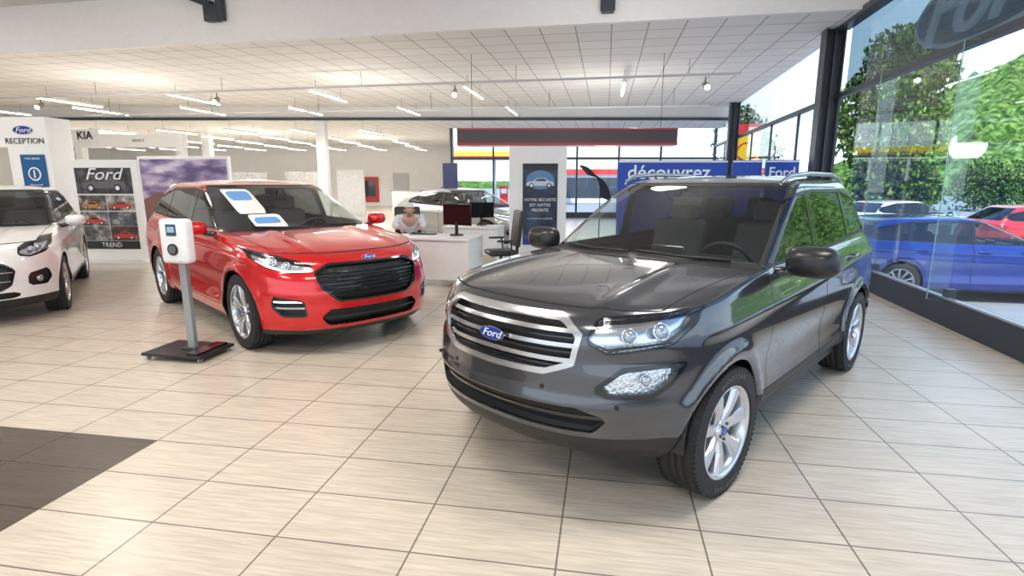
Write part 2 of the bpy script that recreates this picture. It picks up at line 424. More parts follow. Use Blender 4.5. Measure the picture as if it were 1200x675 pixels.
    for gp in glparts[len(spec['doors']):]:
        for q in sides(gp): mk(q,'quarter_window',root)
    mk(shell(B,.02,INN),'body',root)
    u=MB(); u.box((0,0,.31),(fa-ra+.9,.86,.14),BLK); u.box(((fa+ra)/2,0,.31),(fa-ra-2*Ra-.05,spec['wy']*1.86,.12),BLK)
    for ax in (fa,ra):
        for sg in(1,-1):
            pts=[(ax+(Ra+.012)*math.cos(a),wr+(Ra+.012)*math.sin(a)) for a in np.linspace(0,math.pi,25)]
            vs=[(q[0],sg*.42,q[1]) for q in pts]+[(q[0],sg*(spec['wy']-.05),q[1]) for q in pts]
            n=len(pts); u.add(vs,[(i,i+1,n+i+1,n+i) for i in range(n-1)]+[tuple(range(n))],BLK,True)
    u.done('underbody',root)
    ww=spec.get('ww',.21)
    for ax in(fa,ra):
        for sg in(1,-1): wheel(root,(ax,sg*(spec['wy']-ww/2),wr),sg,wr,ww,spec['rim'],steer=spec.get('steer',0) if ax==fa else 0,letters=spec.get('letters',False) and sg>0)
    mx,mz=spec['mirror']; yb=ysurf(mx,mz-.08); ms=spec.get('mscale',1)
    for sg in(1,-1):
        b=MB(); b.tube([(mx+.02,sg*(yb-.03),mz-.075),(mx+.02,sg*(yb+.06),mz-.06),(mx+.01,sg*(yb+.12),mz-.03)],[.03,.028,.03],GLB,8)
        vs=[];fs=[];nn=28
        prof=[(.10*math.cos(q_),math.sin(q_)**.75) for q_ in np.linspace(.12,math.pi/2,9)]+[(-.03,.985)]
        c=Vector((mx,sg*(yb+.165),mz))
        vs.append(c+Vector((.1,0,0)))
        for (dx,sc) in prof:
            for i in range(nn):
                a=2*math.pi*i/nn; ca,sa=math.cos(a),math.sin(a); ex=.65
                vs.append(c+Vector((dx,.112*ms*sc*math.copysign(abs(ca)**ex,ca),.072*ms*sc*math.copysign(abs(sa)**ex,sa))))
        for i in range(nn): fs.append((0,1+i,1+(i+1)%nn))
        for k in range(len(prof)-1):
            for i in range(nn): fs.append((1+k*nn+i,1+(k+1)*nn+i,1+(k+1)*nn+(i+1)%nn,1+k*nn+(i+1)%nn))
        b.add(vs,fs,spec.get('mirmat',PT),True); b.tube([c+Vector((-.03,.1*ms*math.cos(a),.062*ms*math.sin(a))) for a in np.linspace(0,2*math.pi,17)[:-1]],.008,GLB,6,True)
        mo=b.done('side_mirror',root)
        q=MB(); q.ell(c+Vector((-.028,0,0)),(.003,.098*ms,.06*ms),P('mirror_glass',(.7,.75,.8),.03,1)); q.done('mirror_glass',mo)
        q=MB(); q.ell(c+Vector((.062,sg*.06,-.01)),(.02,.045,.006),ORL); q.done('turn_signal',mo)
    if spec.get('interior',True):
        dx=spec['dash']; zt=spec['dz']; W=spec['wy']*1.6
        b=MB(); b.box((dx,0,zt-.10),(.50,W,.16),INN,bev=.05,seg=3); b.box((dx-.1,0,zt-.28),(.40,W,.24),INN,bev=.04); b.box((dx-.35,0,zt-.50),(.7,.24,.26),INN,bev=.03)
        b.box((dx-.22,0,zt-.02),(.03,.26,.15),GLB,rot=(0,-.15,0),bev=.01); b.box((dx-.20,.36,zt-.03),(.16,.32,.09),BLK,bev=.03); b.done('dashboard',root)
        b=MB(); c=Vector((dx-.40,.36,zt-.08)); R=Euler((0,-math.radians(64),0)).to_matrix()
        b.tube([c+R@Vector((.185*math.cos(a),.185*math.sin(a),0)) for a in np.linspace(0,2*math.pi,29)[:-1]],.016,BLK,8,True)
        for a in(0,math.pi,-math.pi/2): 
            b.tube([c,c+R@Vector((.18*math.cos(a+math.pi/2),.18*math.sin(a+math.pi/2),0))],.016,BLK,6)
        b.ell(c,(.05,.07,.06),BLK); b.tube([c,c+Vector((.22,0,-.08))],.035,BLK,8); b.done('steering_wheel',root)
        st=P('seat_fabric',(.075,.075,.08),.9,bump=.3,ns=80)
        def seat(x,y,w_):
            b=MB(); b.box((x,y,zt-.46),(.50,w_,.18),st,bev=.06,seg=3); b.box((x-.27,y,zt-.13),(.15,w_*.95,.62),st,rot=(0,-.22,0),bev=.06,seg=3); s_=b.done('seat',root)
            n=1 if w_<.7 else 3
            for i in range(n):
                yy=y+(i-(n-1)/2)*.4; h=MB(); h.box((x-.36,yy,zt+.26),(.10,.26,.17),st,rot=(0,-.1,0),bev=.045,seg=3)
                h.tube([(x-.35,yy-.06,zt+.12),(x-.36,yy-.06,zt+.22)],.006,CHR,6); h.tube([(x-.35,yy+.06,zt+.12),(x-.36,yy+.06,zt+.22)],.006,CHR,6); h.done('headrest',s_)
        seat(dx-.82,.36,.5);seat(dx-.82,-.36,.5);seat(dx-1.65,0,1.25)
        b=MB(); q=spec['imir']; b.box((q[0],0,q[1]),(.03,.22,.065),GLB,bev=.012); b.tube([(q[0]+.01,0,q[1]+.02),(q[0]+.05,0,q[1]+.09)],.01,GLB,6); b.done('interior_mirror',root)
        b=MB(); b.box(((fa+ra)/2-.1,0,.40),(2.6,spec['wy']*1.5,.04),INN); b.done('cabin_floor',root)
    if spec.get('wipers',True):
        k=(base[:,VV_]<.9); q=base[k]
        def wp(y,t):
            i=np.argmin((np.abs(q[:,Y])-abs(y))**2+((q[:,TT]-t)*.3)**2); p_=q[i]; return Vector((p_[0],y,p_[2]))+Vector((p_[3],0,p_[5]))*.015
        for y0,y1 in((.62,.05),(.0,-.55)):
            b=MB(); b.tube([wp(y0,t0+.02),wp((y0+y1)/2,t0+.15),wp(y1,t0+.30)],.009,BLK,6); b.done('wiper',root)
    if spec.get('badge'):
        bz,ba=spec['badge']; bx=xsurf(bz)+spec.get('bo',.005); emblem(root,(bx,0,bz),(math.radians(90-spec.get('btilt',5)),0,math.radians(90)),ba)
    for (y_,z_) in spec.get('sensors',[]):
        for sg in(1,-1):
            b=MB(); b.cyl((xsurf(z_,y_)+.002,sg*y_,z_),.011,.008,BLK,'x',14); b.done('parking_sensor',root)
    return root,ysurf

# ============================ eco SUV ============================
rowsE=[
[1.80,.27,-1.85,.28,.76,0,0,.66,2.4,.45,3],
[1.98,.30,-1.98,.31,.82,0,0,.74,2.4,.45,3],
[2.08,.37,-2.04,.38,.855,0,0,.78,2.4,.45,3],
[2.125,.47,-2.07,.50,.872,0,0,.80,2.35,.45,3],
[2.14,.60,-2.08,.65,.882,0,0,.82,2.3,.45,3],
[2.13,.75,-2.08,.80,.884,0,0,.82,2.3,.45,3],
[2.11,.90,-2.06,.92,.877,0,0,.82,2.3,.45,3],
[2.06,.985,-2.05,.99,.865,-.01,0,.82,2.35,.42,3],
[1.96,1.035,-2.04,1.03,.852,-.02,0,.77,2.5,.42,3],
[1.74,1.068,-2.03,1.065,.840,-.025,0,.64,2.7,.40,3],
[1.40,1.10,-2.02,1.095,.826,-.03,0,.48,3.0,.40,3],
[1.05,1.127,-2.0,1.12,.808,-.035,0,.38,2.7,.38,3],
[.93,1.137,-1.99,1.14,.793,-.035,0,.36,2.4,.36,3],
[.80,1.20,-1.95,1.21,.776,-.03,0,.34,2.3,.34,2.8],
[.55,1.345,-1.87,1.34,.738,-.02,0,.31,2.3,.32,2.8],
[.25,1.50,-1.78,1.47,.692,-.01,0,.29,2.3,.30,2.6],
[.08,1.572,-1.70,1.55,.655,0,0,.28,2.3,.30,2.5],
[-.05,1.60,-1.62,1.592,.61,0,0,.27,2.2,.30,2.4],
[-.30,1.624,-1.45,1.615,.50,0,0,.25,2.2,.28,2.2],
[-.55,1.64,-1.2,1.632,.30,0,0,.18,2.2,.18,2.2],
[-.8,1.645,-1.0,1.64,0,0,0,.05,2,.05,2]]
def mksculpt(fa,ra,wr,zsh,zlow,hoody,flare=.024,fw=.055,front=0):
    def f(x,y,z,v,t):
        sd=1/(1+np.exp(-(y-.55)*30)); dy=0
        for ax in(fa,ra):
            r=np.sqrt((x-ax)**2+(z-wr)**2); dy=dy+flare*np.exp(-((r-.415)/fw)**2)*(1/(1+np.exp((z-.92)*40)))
        mid=np.exp(-(x/1.15)**6)
        dy=dy+.012*np.exp(-((z-(zsh-.03*x))/.026)**2)*(v>.8)
        dy=dy-.022*np.exp(-((z-zlow)/.11)**2)*mid + .016*np.exp(-((z-(zlow-.2))/.05)**2)*mid
        hd=1/(1+np.exp(-(x-1.05)*14)); up=(t>7.2)*np.clip((t-7.2)/1.5,0,1)*(t<12)
        dz=up*hd*(.020*np.exp(-((y-hoody*(.75+.12*x))/.042)**2)+.008*np.exp(-((y)/.35)**4))
        fr=np.clip((x-fa-.2)/.3,0,1)*(t<8)
        dx=-front*fr*(np.exp(-((z-.80)/.035)**2)*np.exp(-((y-.68)/.2)**2)-.8*np.exp(-((z-.585)/.03)**2))
        return dx,dy*sd,dz
    return f
eco=dict(rows=rowsE,res=(5,40,110,24),paint=GREYP,fa=1.31,ra=-1.31,wr=.342,Ra=.380,wy=.876,tc=8.6,steer=-.05,letters=True,mscale=1.25,
 sculpt=mksculpt(1.31,-1.31,.342,.95,.60,.50,.024,.036,.022),sensors=[(.30,.66),(.62,.60)],
 ws=(12.1,16.45,.80),rw=(12.6,16.0,2.30),
 dlo=[(.66,1.125),(.10,1.49),(-.4,1.52),(-1.2,1.51),(-1.58,1.44),(-1.74,1.24),(-1.70,1.19),(-.6,1.145)],
 pillars=[(-.20,-.31),(-1.10,-1.17)],
 doors=[[(.79,.38),(.80,1.0),(.70,1.13),(.12,1.535),(-.25,1.56),(-.25,.38)],[(-.26,.38),(-.26,1.56),(-1.10,1.55),(-1.20,1.30),(-1.16,.85),(-.93,.60),(-.88,.38)]],
 handles=[(-.08,1.0),(-1.0,1.02)],hood=(7.75,11.35,lambda x:.735-.05*np.clip(x-1.0,0,2)),
 mirror=(.58,1.15),mirmat=MIRB,dash=.62,dz=1.10,imir=(.12,1.45),rim='seven',badge=(.865,.085),bo=.012,btilt=6,
 patches=[
  dict(name='front_grille',poly=[(-.1,.985),(.36,.985),(.462,.915),(.44,.785),(.31,.735),(-.1,.725)],r=.012,inset=.05,mat=BLK,frame=(.026,SIL,.014),
       bars=[(.795,.010,SIL,-.004),(.865,.010,SIL,-.004),(.932,.010,SIL,-.004),(.83,.004,GLB,-.02),(.90,.004,GLB,-.02),(.763,.004,GLB,-.02)]),
  dict(name='headlight',poly=[(.505,.89),(.52,.985),(.76,1.005),(.99,1.016),(1.0,.965),(.89,.885),(.60,.845)],r=.012,inset=.07,mat=REFL,wall=GLB,mir=True,lens=True,proj=[(.84,.94,.034),(.70,.925,.030)],frame=(.006,GLB,.001)),
  dict(name='fog_lamp',poly=[(.55,.672),(.67,.766),(.97,.79),(.91,.705),(.82,.65),(.62,.643)],r=.012,inset=.03,mat=FLUT,wall=GLB,mir=True,lens=True,frame=(.022,GLB,.004),proj=[(.78,.71,.026)]),
  dict(name='lower_intake',poly=[(-.1,.575),(.48,.575),(.60,.53),(.54,.47),(-.1,.47)],r=.01,inset=.06,mat=BLK,bars=[(.525,.006,GLB,-.02)]),
  dict(name='tail_lamp',c='sr',poly=[(.55,.86),(.55,1.04),(1.05,1.06),(1.02,.86)],inset=.004,mat=REDL,mir=True),
 ],
 relabel=[(lambda V:np.maximum(V[:,Z]-.435,-1),BLK)])
rt=(-.691,-.723)
eroot,_=build_car('suv',"dark metallic grey compact suv parked on beige showroom tiles",eco,(1.376,4.143),rt)
for sg in(1,-1):
    b=MB(); b.tube([(.02,sg*.60,1.585),(-.10,sg*.612,1.632),(-.5,sg*.62,1.652),(-1.1,sg*.612,1.648),(-1.5,sg*.585,1.612),(-1.58,sg*.58,1.58)],[.012,.016,.017,.017,.016,.012],SIL,8); b.done('roof_rail',eroot)

# ============================ red SUV ============================
rowsK=[
[2.05,.18,-2.2,.25,.86,0,0,.75,2.6,.5,3],
[2.26,.21,-2.35,.28,.91,0,0,.82,2.6,.5,3],
[2.35,.31,-2.42,.38,.935,0,0,.85,2.5,.5,3],
[2.375,.44,-2.45,.5,.948,0,0,.86,2.4,.5,3],
[2.375,.60,-2.46,.65,.955,0,0,.86,2.4,.5,3],
[2.35,.74,-2.45,.8,.955,0,0,.86,2.4,.5,3],
[2.29,.855,-2.44,.92,.945,.03,0,.86,2.4,.5,3],
[2.19,.925,-2.42,1.0,.93,.04,0,.86,2.4,.5,3],
[2.00,.975,-2.40,1.04,.915,.03,0,.80,2.5,.5,3],
[1.75,1.015,-2.38,1.07,.90,.01,0,.70,2.6,.45,3],
[1.42,1.055,-2.36,1.10,.885,0,0,.56,2.8,.45,3],
[1.15,1.082,-2.34,1.13,.865,-.01,0,.46,2.6,.42,3],
[1.05,1.09,-2.32,1.145,.85,-.01,0,.42,2.4,.4,3],
[.90,1.15,-2.26,1.21,.83,-.01,0,.38,2.3,.38,2.8],
[.60,1.295,-2.12,1.33,.785,-.01,0,.34,2.3,.36,2.8],
[.25,1.455,-1.96,1.45,.73,0,0,.32,2.3,.34,2.6],
[.05,1.535,-1.85,1.52,.69,0,0,.30,2.3,.32,2.5],
[-.10,1.567,-1.75,1.56,.645,0,0,.29,2.2,.3,2.4],
[-.4,1.595,-1.5,1.585,.52,0,0,.26,2.2,.28,2.2],
[-.7,1.612,-1.3,1.60,.3,0,0,.18,2.2,.18,2.2],
[-.95,1.618,-1.1,1.61,0,0,0,.04,2,.04,2]]
SHB=P('price_sheet_blue',(.15,.35,.7),.5)
MESHB=P('grille_mesh',(.012,.012,.013),.25,ns=70,bump=1,nz=.6)
def kuga_like(**o):
    d=dict(rows=rowsK,res=(4,30,80,14),paint=REDP,fa=1.44,ra=-1.44,wr=.365,Ra=.405,wy=.935,tc=8.6,
     sculpt=mksculpt(1.44,-1.44,.365,.93,.58,.5,.024,.045,.02),ws=(12.1,16.45,.80),rw=(12.6,16.0,2.30),
     dlo=[(.78,1.12),(.15,1.465),(-.4,1.50),(-1.3,1.485),(-1.9,1.36),(-2.0,1.25),(-1.9,1.20),(-.6,1.14)],
     pillars=[(-.22,-.33),(-1.25,-1.32)],
     doors=[[(.92,.36),(.92,1.0),(.80,1.13),(.15,1.51),(-.28,1.53),(-.28,.36)],[(-.29,.36),(-.29,1.53),(-1.28,1.52),(-1.36,1.2),(-1.28,.85),(-1.04,.6),(-1.0,.36)]],
     handles=[(-.10,.97),(-1.12,.99)],hood=(7.3,11.35,lambda x:.80-.06*np.clip(x-1.0,0,2)),
     mirror=(.70,1.13),dash=.75,dz=1.06,imir=(.2,1.40),rim='dark',badge=(.885,.075),bo=.012,btilt=38,
     patches=[
      dict(name='front_grille',poly=[(-.1,.850),(.42,.850),(.55,.785),(.51,.65),(.37,.525),(-.1,.52)],r=.012,inset=.035,mat=MESHB,frame=(.018,GLB,.006),bars=[(.575,.004,GLB,-.012),(.61,.004,GLB,-.012),(.645,.004,GLB,-.012),(.68,.004,GLB,-.012),(.715,.004,GLB,-.012),(.75,.004,GLB,-.012),(.785,.004,GLB,-.012)]),
      dict(name='headlight',poly=[(.56,.80),(.58,.86),(.85,.93),(1.18,.985),(1.17,.925),(1.0,.85),(.80,.80)],r=.012,inset=.06,mat=REFL,wall=GLB,mir=True,lens=True,proj=[(.92,.892,.032),(.80,.866,.028)],frame=(.006,GLB,.001),drl=(.006,.022,DRL),drlz=lambda s:.79+.13*(s-.55)+.03),
      dict(name='side_intake',poly=[(.66,.40),(.68,.53),(.96,.57),(.98,.49),(.88,.40)],r=.012,inset=.04,mat=BLK,mir=True,frame=(.012,GLB,.004),bars=[(.47,.008,SIL,-.01),(.525,.006,DRL,-.01)]),
      dict(name='lower_intake',poly=[(-.1,.44),(.44,.44),(.52,.38),(.46,.305),(-.1,.305)],r=.01,inset=.05,mat=MESHB,bars=[(.37,.005,GLB,-.015)]),
      dict(name='tail_lamp',c='sr',poly=[(.45,.88),(.45,1.04),(1.1,1.04),(1.05,.88)],inset=.004,mat=REDL,mir=True)],
     relabel=[(lambda V:V[:,Z]-.26,BLK)],
     sheets=[(13.7,15.5,-.58,-.30,SHB),(12.45,13.65,-.52,-.20,SHB)])
    d.update(o); return d
build_car('suv',"bright red suv with black grille and price sheets behind windshield",kuga_like(),(-2.975,6.792),(.708,-.705))

def sc(poly,sx,sz): return [(a*sx,b*sz) for a,b in poly]
def scaled(d,sx,sy,sz,paint,**o):
    d=dict(d); d['rows']=[[r[0]*sx,r[1]*sz,r[2]*sx,r[3]*sz,r[4]*sy,r[5],r[6],r[7]*sx,r[8],r[9]*sx,r[10]] for r in d['rows']]
    d['fa']*=sx; d['ra']*=sx; d['wy']*=sy; d['dlo']=sc(d['dlo'],sx,sz); d['doors']=[sc(p,sx,sz) for p in d['doors']]
    d['pillars']=[(a*sx,b*sx) for a,b in d['pillars']]; d['handles']=[(a*sx,b*sz) for a,b in d['handles']]
    d['mirror']=(d['mirror'][0]*sx,d['mirror'][1]*sz); d['dash']*=sx; d['dz']*=sz; d['imir']=(d['imir'][0]*sx,d['imir'][1]*sz)
    h=d['hood']; d['hood']=(h[0],h[1],lambda x:h[2](x/sx)*sy); d['paint']=paint
    d['sculpt']=mksculpt(d['fa'],d['ra'],d['wr'],.93*sz,.58*sz,.5,.018); d['sheets']=[]
    d['patches']=[dict(p,poly=sc(p['poly'],sy,sz)) for p in d['patches']]
    d['relabel']=[(lambda V:V[:,Z]-.235,BLK)]; 
    if d['badge']: d['badge']=(d['badge'][0]*sz,d['badge'][1])
    d.update(o); return d
K=kuga_like()
puma=scaled(K,.937,.955,.955,WHTP,wr=.345,Ra=.385,res=(4,26,50,10),rim='dark',badge=(.80,.07),relabel=[(lambda V:V[:,Z]-.30,BLK)],
 patches=[dict(name='front_grille',poly=[(-.1,.70),(.44,.70),(.55,.62),(.50,.46),(.38,.40),(-.1,.40)],r=.015,inset=.04,mat=MESHB,frame=(.018,GLB,.006),bars=[(.50,.005,SIL,-.01),(.60,.005,SIL,-.01)]),
  dict(name='headlight',poly=[(.62,.79),(.62,.86),(.80,.935),(1.0,.955),(1.04,.90),(.92,.81),(.72,.77)],r=.02,inset=.05,mat=REFL,wall=GLB,mir=True,lens=True,proj=[(.85,.865,.035),(.73,.84,.028)],frame=(.018,GLB,.002)),
  dict(name='fog_lamp',poly=[(.68,.44),(.69,.56),(.92,.60),(.96,.50),(.88,.43)],r=.012,inset=.03,mat=BLK,mir=True,lens=True,proj=[(.82,.51,.030)]),
  dict(name='lower_intake',poly=[(-.1,.375),(.52,.375),(.6,.34),(.5,.315),(-.1,.315)],r=.006,inset=.04,mat=BLK),
  dict(name='tail_lamp',c='sr',poly=[(.45,.85),(.45,1.0),(1.1,1.0),(1.05,.85)],inset=.004,mat=REDL,mir=True)])
build_car('suv',"white crossover with black grille and round-edged headlights",puma,(-7.16,7.48),(.55,-.835))
cp=scaled(K,.97,.96,.88,DGRYP,wr=.345,Ra=.38,res=(3,20,44,10),rim='ten',badge=None)
r=cp['rows']
for i,(xr_) in zip(range(13,21),(-2.15,-1.95,-1.60,-1.35,-1.2,-1.1,-1.0,-.98)): r[i][2]=xr_
cp['rows']=r; cp['dlo']=[(.75,.99),(.15,1.29),(-.4,1.315),(-1.1,1.27),(-1.55,1.12),(-1.6,1.06),(-.6,1.01)]
cp['doors']=[[(.88,.32),(.88,.88),(.76,1.0),(.13,1.34),(-.28,1.35),(-.28,.32)],[(-.29,.32),(-.29,1.35),(-1.1,1.31),(-1.3,1.05),(-1.2,.75),(-1.0,.55),(-.97,.32)]]
cp['pillars']=[(-.22,-.30),(-1.12,-1.18)]
f2=Vector((.75,-.66)).normalized(); rgt=Vector((f2.y,-f2.x))
fax=Vector((-.58,12.75))-rgt*.88; cc=fax-f2*cp['fa']
build_car('coupe',"silver grey fastback car with alloy wheels near white panel",cp,(cc.x,cc.y),(f2.x,f2.y))
bl=scaled(K,.93,.93,.90,BLUP,wr=.33,Ra=.37,res=(3,18,40,14),rim='ten',badge=None)
build_car('hatchback',"metallic blue hatchback parked outside behind the glass wall",bl,(8.15,9.9),(.985,-.17),-.45)
rd=scaled(K,.90,.92,.90,P('paint_bright_red',(.6,.02,.02),.3,0,1),wr=.32,Ra=.36,res=(3,18,40,12),rim='ten',badge=None,interior=False)
build_car('hatchback',"bright red car parked outside beyond the blue one",rd,(14.4,14.2),(.97,-.2),-.45)
build_car('hatchback',"white car parked outside near the fuel station",scaled(K,.93,.93,.88,WHTP,wr=.32,Ra=.36,res=(3,16,36,10),rim='ten',badge=None,interior=False),(13.5,18.8),(.97,.2),-.45)

# ============================ room ============================
TH=math.atan(.17); cT,sT=math.cos(TH),math.sin(TH)
def tilemat(name,c1,c2,mortar,bw,bh,msz,th,ox,oy,rough,patch=None,streak=.12,bump=.3,spec=.5):
    m=bpy.data.materials.new(name); m.use_nodes=True; nt=m.node_tree; L=nt.links.new; b=nt.nodes['Principled BSDF']
    tc=nt.nodes.new('ShaderNodeTexCoord'); mp=nt.nodes.new('ShaderNodeMapping'); mp.vector_type='POINT'; mp.inputs['Rotation'].default_value=(0,0,th); mp.inputs['Location'].default_value=(ox,oy,0)
    L(tc.outputs['Object'],mp.inputs[0]); br=nt.nodes.new('ShaderNodeTexBrick'); br.offset=0; br.squash=1
    br.inputs['Scale'].default_value=1; br.inputs['Brick Width'].default_value=bw; br.inputs['Row Height'].default_value=bh; br.inputs['Mortar Size'].default_value=msz; br.inputs['Mortar Smooth'].default_value=.1
    br.inputs['Color1'].default_value=c1+(1,); br.inputs['Color2'].default_value=c2+(1,); br.inputs['Mortar'].default_value=mortar+(1,); L(mp.outputs[0],br.inputs['Vector'])
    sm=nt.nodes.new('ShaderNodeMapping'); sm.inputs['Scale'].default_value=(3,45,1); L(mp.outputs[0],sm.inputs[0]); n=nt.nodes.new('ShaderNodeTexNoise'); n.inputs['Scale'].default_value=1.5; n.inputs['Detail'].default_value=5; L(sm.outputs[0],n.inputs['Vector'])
    col=br.outputs['Color']
    if patch:
        sx=nt.nodes.new('ShaderNodeSeparateXYZ'); L(mp.outputs[0],sx.inputs[0])
        def cmp(o,op,v):
            q=nt.nodes.new('ShaderNodeMath'); q.operation=op; q.inputs[1].default_value=v; L(o,q.inputs[0]); return q.outputs[0]
        def mul(a,c):
            q=nt.nodes.new('ShaderNodeMath'); q.operation='MULTIPLY'; L(a,q.inputs[0]); L(c,q.inputs[1]); return q.outputs[0]
        a=mul(mul(cmp(sx.outputs[0],'LESS_THAN',patch[0]),cmp(sx.outputs[0],'GREATER_THAN',patch[1])),mul(cmp(sx.outputs[1],'LESS_THAN',patch[2]),cmp(sx.outputs[1],'GREATER_THAN',patch[3])))
        mx=nt.nodes.new('ShaderNodeMix'); mx.data_type='RGBA'; mx.blend_type='MULTIPLY'; mx.inputs['B'].default_value=patch[4]+(1,); L(a,mx.inputs['Factor']); L(col,mx.inputs['A']); col=mx.outputs['Result']
    m2=nt.nodes.new('ShaderNodeMix'); m2.data_type='RGBA'; m2.blend_type='MULTIPLY'; m2.inputs['Factor'].default_value=1
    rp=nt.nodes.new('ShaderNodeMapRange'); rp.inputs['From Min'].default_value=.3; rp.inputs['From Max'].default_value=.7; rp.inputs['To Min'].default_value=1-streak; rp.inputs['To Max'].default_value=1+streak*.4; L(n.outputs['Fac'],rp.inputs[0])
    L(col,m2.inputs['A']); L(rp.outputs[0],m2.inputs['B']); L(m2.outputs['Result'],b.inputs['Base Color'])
    bp=nt.nodes.new('ShaderNodeBump'); bp.inputs['Strength'].default_value=bump; bp.inputs['Distance'].default_value=.003; bp.invert=True; L(br.outputs['Fac'],bp.inputs['Height']); L(bp.outputs[0],b.inputs['Normal'])
    b.inputs['Roughness'].default_value=rough; b.inputs['Specular IOR Level'].default_value=spec
    return m
u0,v0=-2.727,2.764; bw,bh=.642,.37
ox=-(u0%bw); oy=-(v0%bh)
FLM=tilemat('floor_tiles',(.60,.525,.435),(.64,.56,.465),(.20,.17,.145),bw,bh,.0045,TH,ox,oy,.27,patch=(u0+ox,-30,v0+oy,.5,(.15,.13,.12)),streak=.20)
CEM=tilemat('ceiling_tiles',(.84,.83,.81),(.88,.87,.85),(.38,.38,.38),.62,.62,.012,TH,0,0,.8,streak=.03)
def poly_obj(name,pts,z,mat,th,**k):
    b=MB(); b.prism(pts,th,mat); o=b.done(name,loc=(0,0,z),**k); return o
wx=lambda y:3.65+.21*y
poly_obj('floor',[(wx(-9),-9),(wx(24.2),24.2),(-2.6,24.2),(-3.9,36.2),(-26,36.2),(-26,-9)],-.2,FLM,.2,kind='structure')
bl_=lambda x:10.25-.19*x
WALL=P('wall_white',(.80,.795,.78),.7,ns=3)
CW=P('upper_ceiling',(.62,.62,.62),.8)
poly_obj('ceiling',[(wx(9.0),bl_(5.6)),(wx(20.5),20.5),(-26,20.5),(-26,bl_(-26))][::1],4.2,CEM,.05,kind='structure')
poly_obj('ceiling.001',[(wx(20.5),20.5),(wx(24.2),24.2),(-2.6,24.2),(-3.9,36.2),(-26,36.2),(-26,20.5)],3.8,CEM,.05,kind='structure')
poly_obj('ceiling.002',[(wx(-9),-9),(wx(9.0),bl_(5.6)),(-26,bl_(-26)),(-26,-9)],5.1,CW,.05,kind='structure')
def seg(name,p0,p1,z0,z1,th,mat,bev=0,**k):
    p0=Vector(p0);p1=Vector(p1);d=p1-p0; b=MB(); b.box((0,0,0),(d.length,th,z1-z0),mat,bev=bev)
    return b.done(name,loc=((p0.x+p1.x)/2,(p0.y+p1.y)/2,(z0+z1)/2),rz=math.atan2(d.y,d.x),**k)
st=dict(kind='structure')
seg('trim_1',(-26,bl_(-26)),(5.6,bl_(5.6)),4.2,5.1,.25,P('bulkhead_white',(.90,.89,.87),.6),**st)
STEEL=P('steel_charcoal',(.035,.045,.055),.4)
seg('trim_2',(-26,20.45),(wx(20.4),20.45),3.72,4.2,.12,WALL,**st)
seg('trim_3',(-26,20.30),(wx(20.2),20.30),3.72,3.82,.10,STEEL,**st)
seg('wall_left',(-26,-9),(-26,36.2),0,5.1,.2,WALL,**st)
seg('wall_back',(-26,36.2),(-3.9,36.2),0,3.85,.2,WALL,**st)
seg('wall_side',(-3.9,36.2),(-2.6,24.2),-.4,3.85,.2,WALL,**st)
def W(y,o=0):
    n=Vector((1,-.21)).normalized(); return Vector((wx(y),y))+n*o
SILL=P('sill_navy',(.02,.03,.045),.4)
seg('baseboard_right',W(-9),W(24.2),0,.30,.12,SILL,**st)
seg('trim_4',W(-9),W(24.2),3.02,3.10,.10,STEEL,**st)
seg('wall_right',W(-9,.05),W(24.2,.05),4.25,5.12,.15,WALL,**st)
seg('baseboard_right.001',W(-9,-.03),W(24.2,-.03),.30,.32,.05,P('sill_aluminium',(.5,.53,.56),.35,.7),**st)
ys=[-9,-6.5,-4,-1.5,.6,2.6,4.35,6.0,7.9,10.1,12.4,14.7,17,19.3,21.7,24.1]
for i in range(len(ys)-1):
    a,b_=W(ys[i]+.01),W(ys[i+1]-.01)
    seg('window_%d'%(i+1),a,b_,.30,3.02,.012,WGL,**st)
    if ys[i]>7.9: seg('window_%d'%(i+21),a,b_,3.10,4.25,.012,WGL,**st)
k=40
EDGE=P('glass_edge_green',(.25,.42,.40),.2)
for y in ys[1:-1]:
    p=W(y); b=MB()
    if y<9 : b.box((0,0,.02),(.10,.08,.30),STEEL); b.box((-.12,0,1.42),(.20,.010,2.74),G('glass_fin',(.86,.95,.94),.05)); b.box((-.222,0,1.42),(.006,.012,2.74),EDGE)
    else: b.box((0,0,1.41),(.05,.06,2.75),STEEL)
    b.done('trim_%d'%k,loc=(p.x,p.y,.24),rz=math.atan(.21)*-1,**st); k+=1
for y in(10.2,19.3):
    p=W(y,-.16); b=MB(); b.box((0,0,2.2),(.30,.02,4.4),STEEL,bev=.003); b.box((0,0,2.2),(.02,.26,4.4),STEEL)
    b.box((-.15,0,2.2),(.02,.30,4.4),STEEL); b.box((.15,0,2.2),(.02,.30,4.4),STEEL); b.box((0,0,.01),(.4,.4,.02),STEEL)
    b.done('steel_column',rz=-math.atan(.21),loc=(p.x,p.y,0),label='charcoal steel column beside the glass wall',cat='column',group='columns along the glass wall')
SB=G('sign_band_glass',(.50,.58,.62),.04)
seg('window_60',W(-9,.03),W(9.9,.03),3.10,4.25,.012,SB,**st)
seg('trim_5',W(-9,-.05),W(10.1,-.05),4.15,4.25,.2,STEEL,**st)
p=W(6.35,.10); d=math.atan2(1,.21)
b=MB(); SG=P('sign_slate',(.42,.55,.68),.4); SL=P('sign_light',(.85,.9,.95),.4,emit=(.6,.7,.8),es=.25)
Mx=Matrix.Rotation(math.pi/2,4,'X')
b.prism(ellipse(1.55,.46,64),.05,SL,Mx); b.prism(ellipse(1.47,.40,64),.07,SG,Matrix.Translation((0,.01,0))@Mx)
sg=b.done('oval_sign',loc=(p.x,p.y,3.58),rz=d,label='large slate oval sign on the glass wall, seen from behind',cat='sign')
text('lettering','Ford',1.05,(0,-.02,0),(math.pi/2,0,0),SL,sg,shear=.35,ext=.075,sx=1.25)
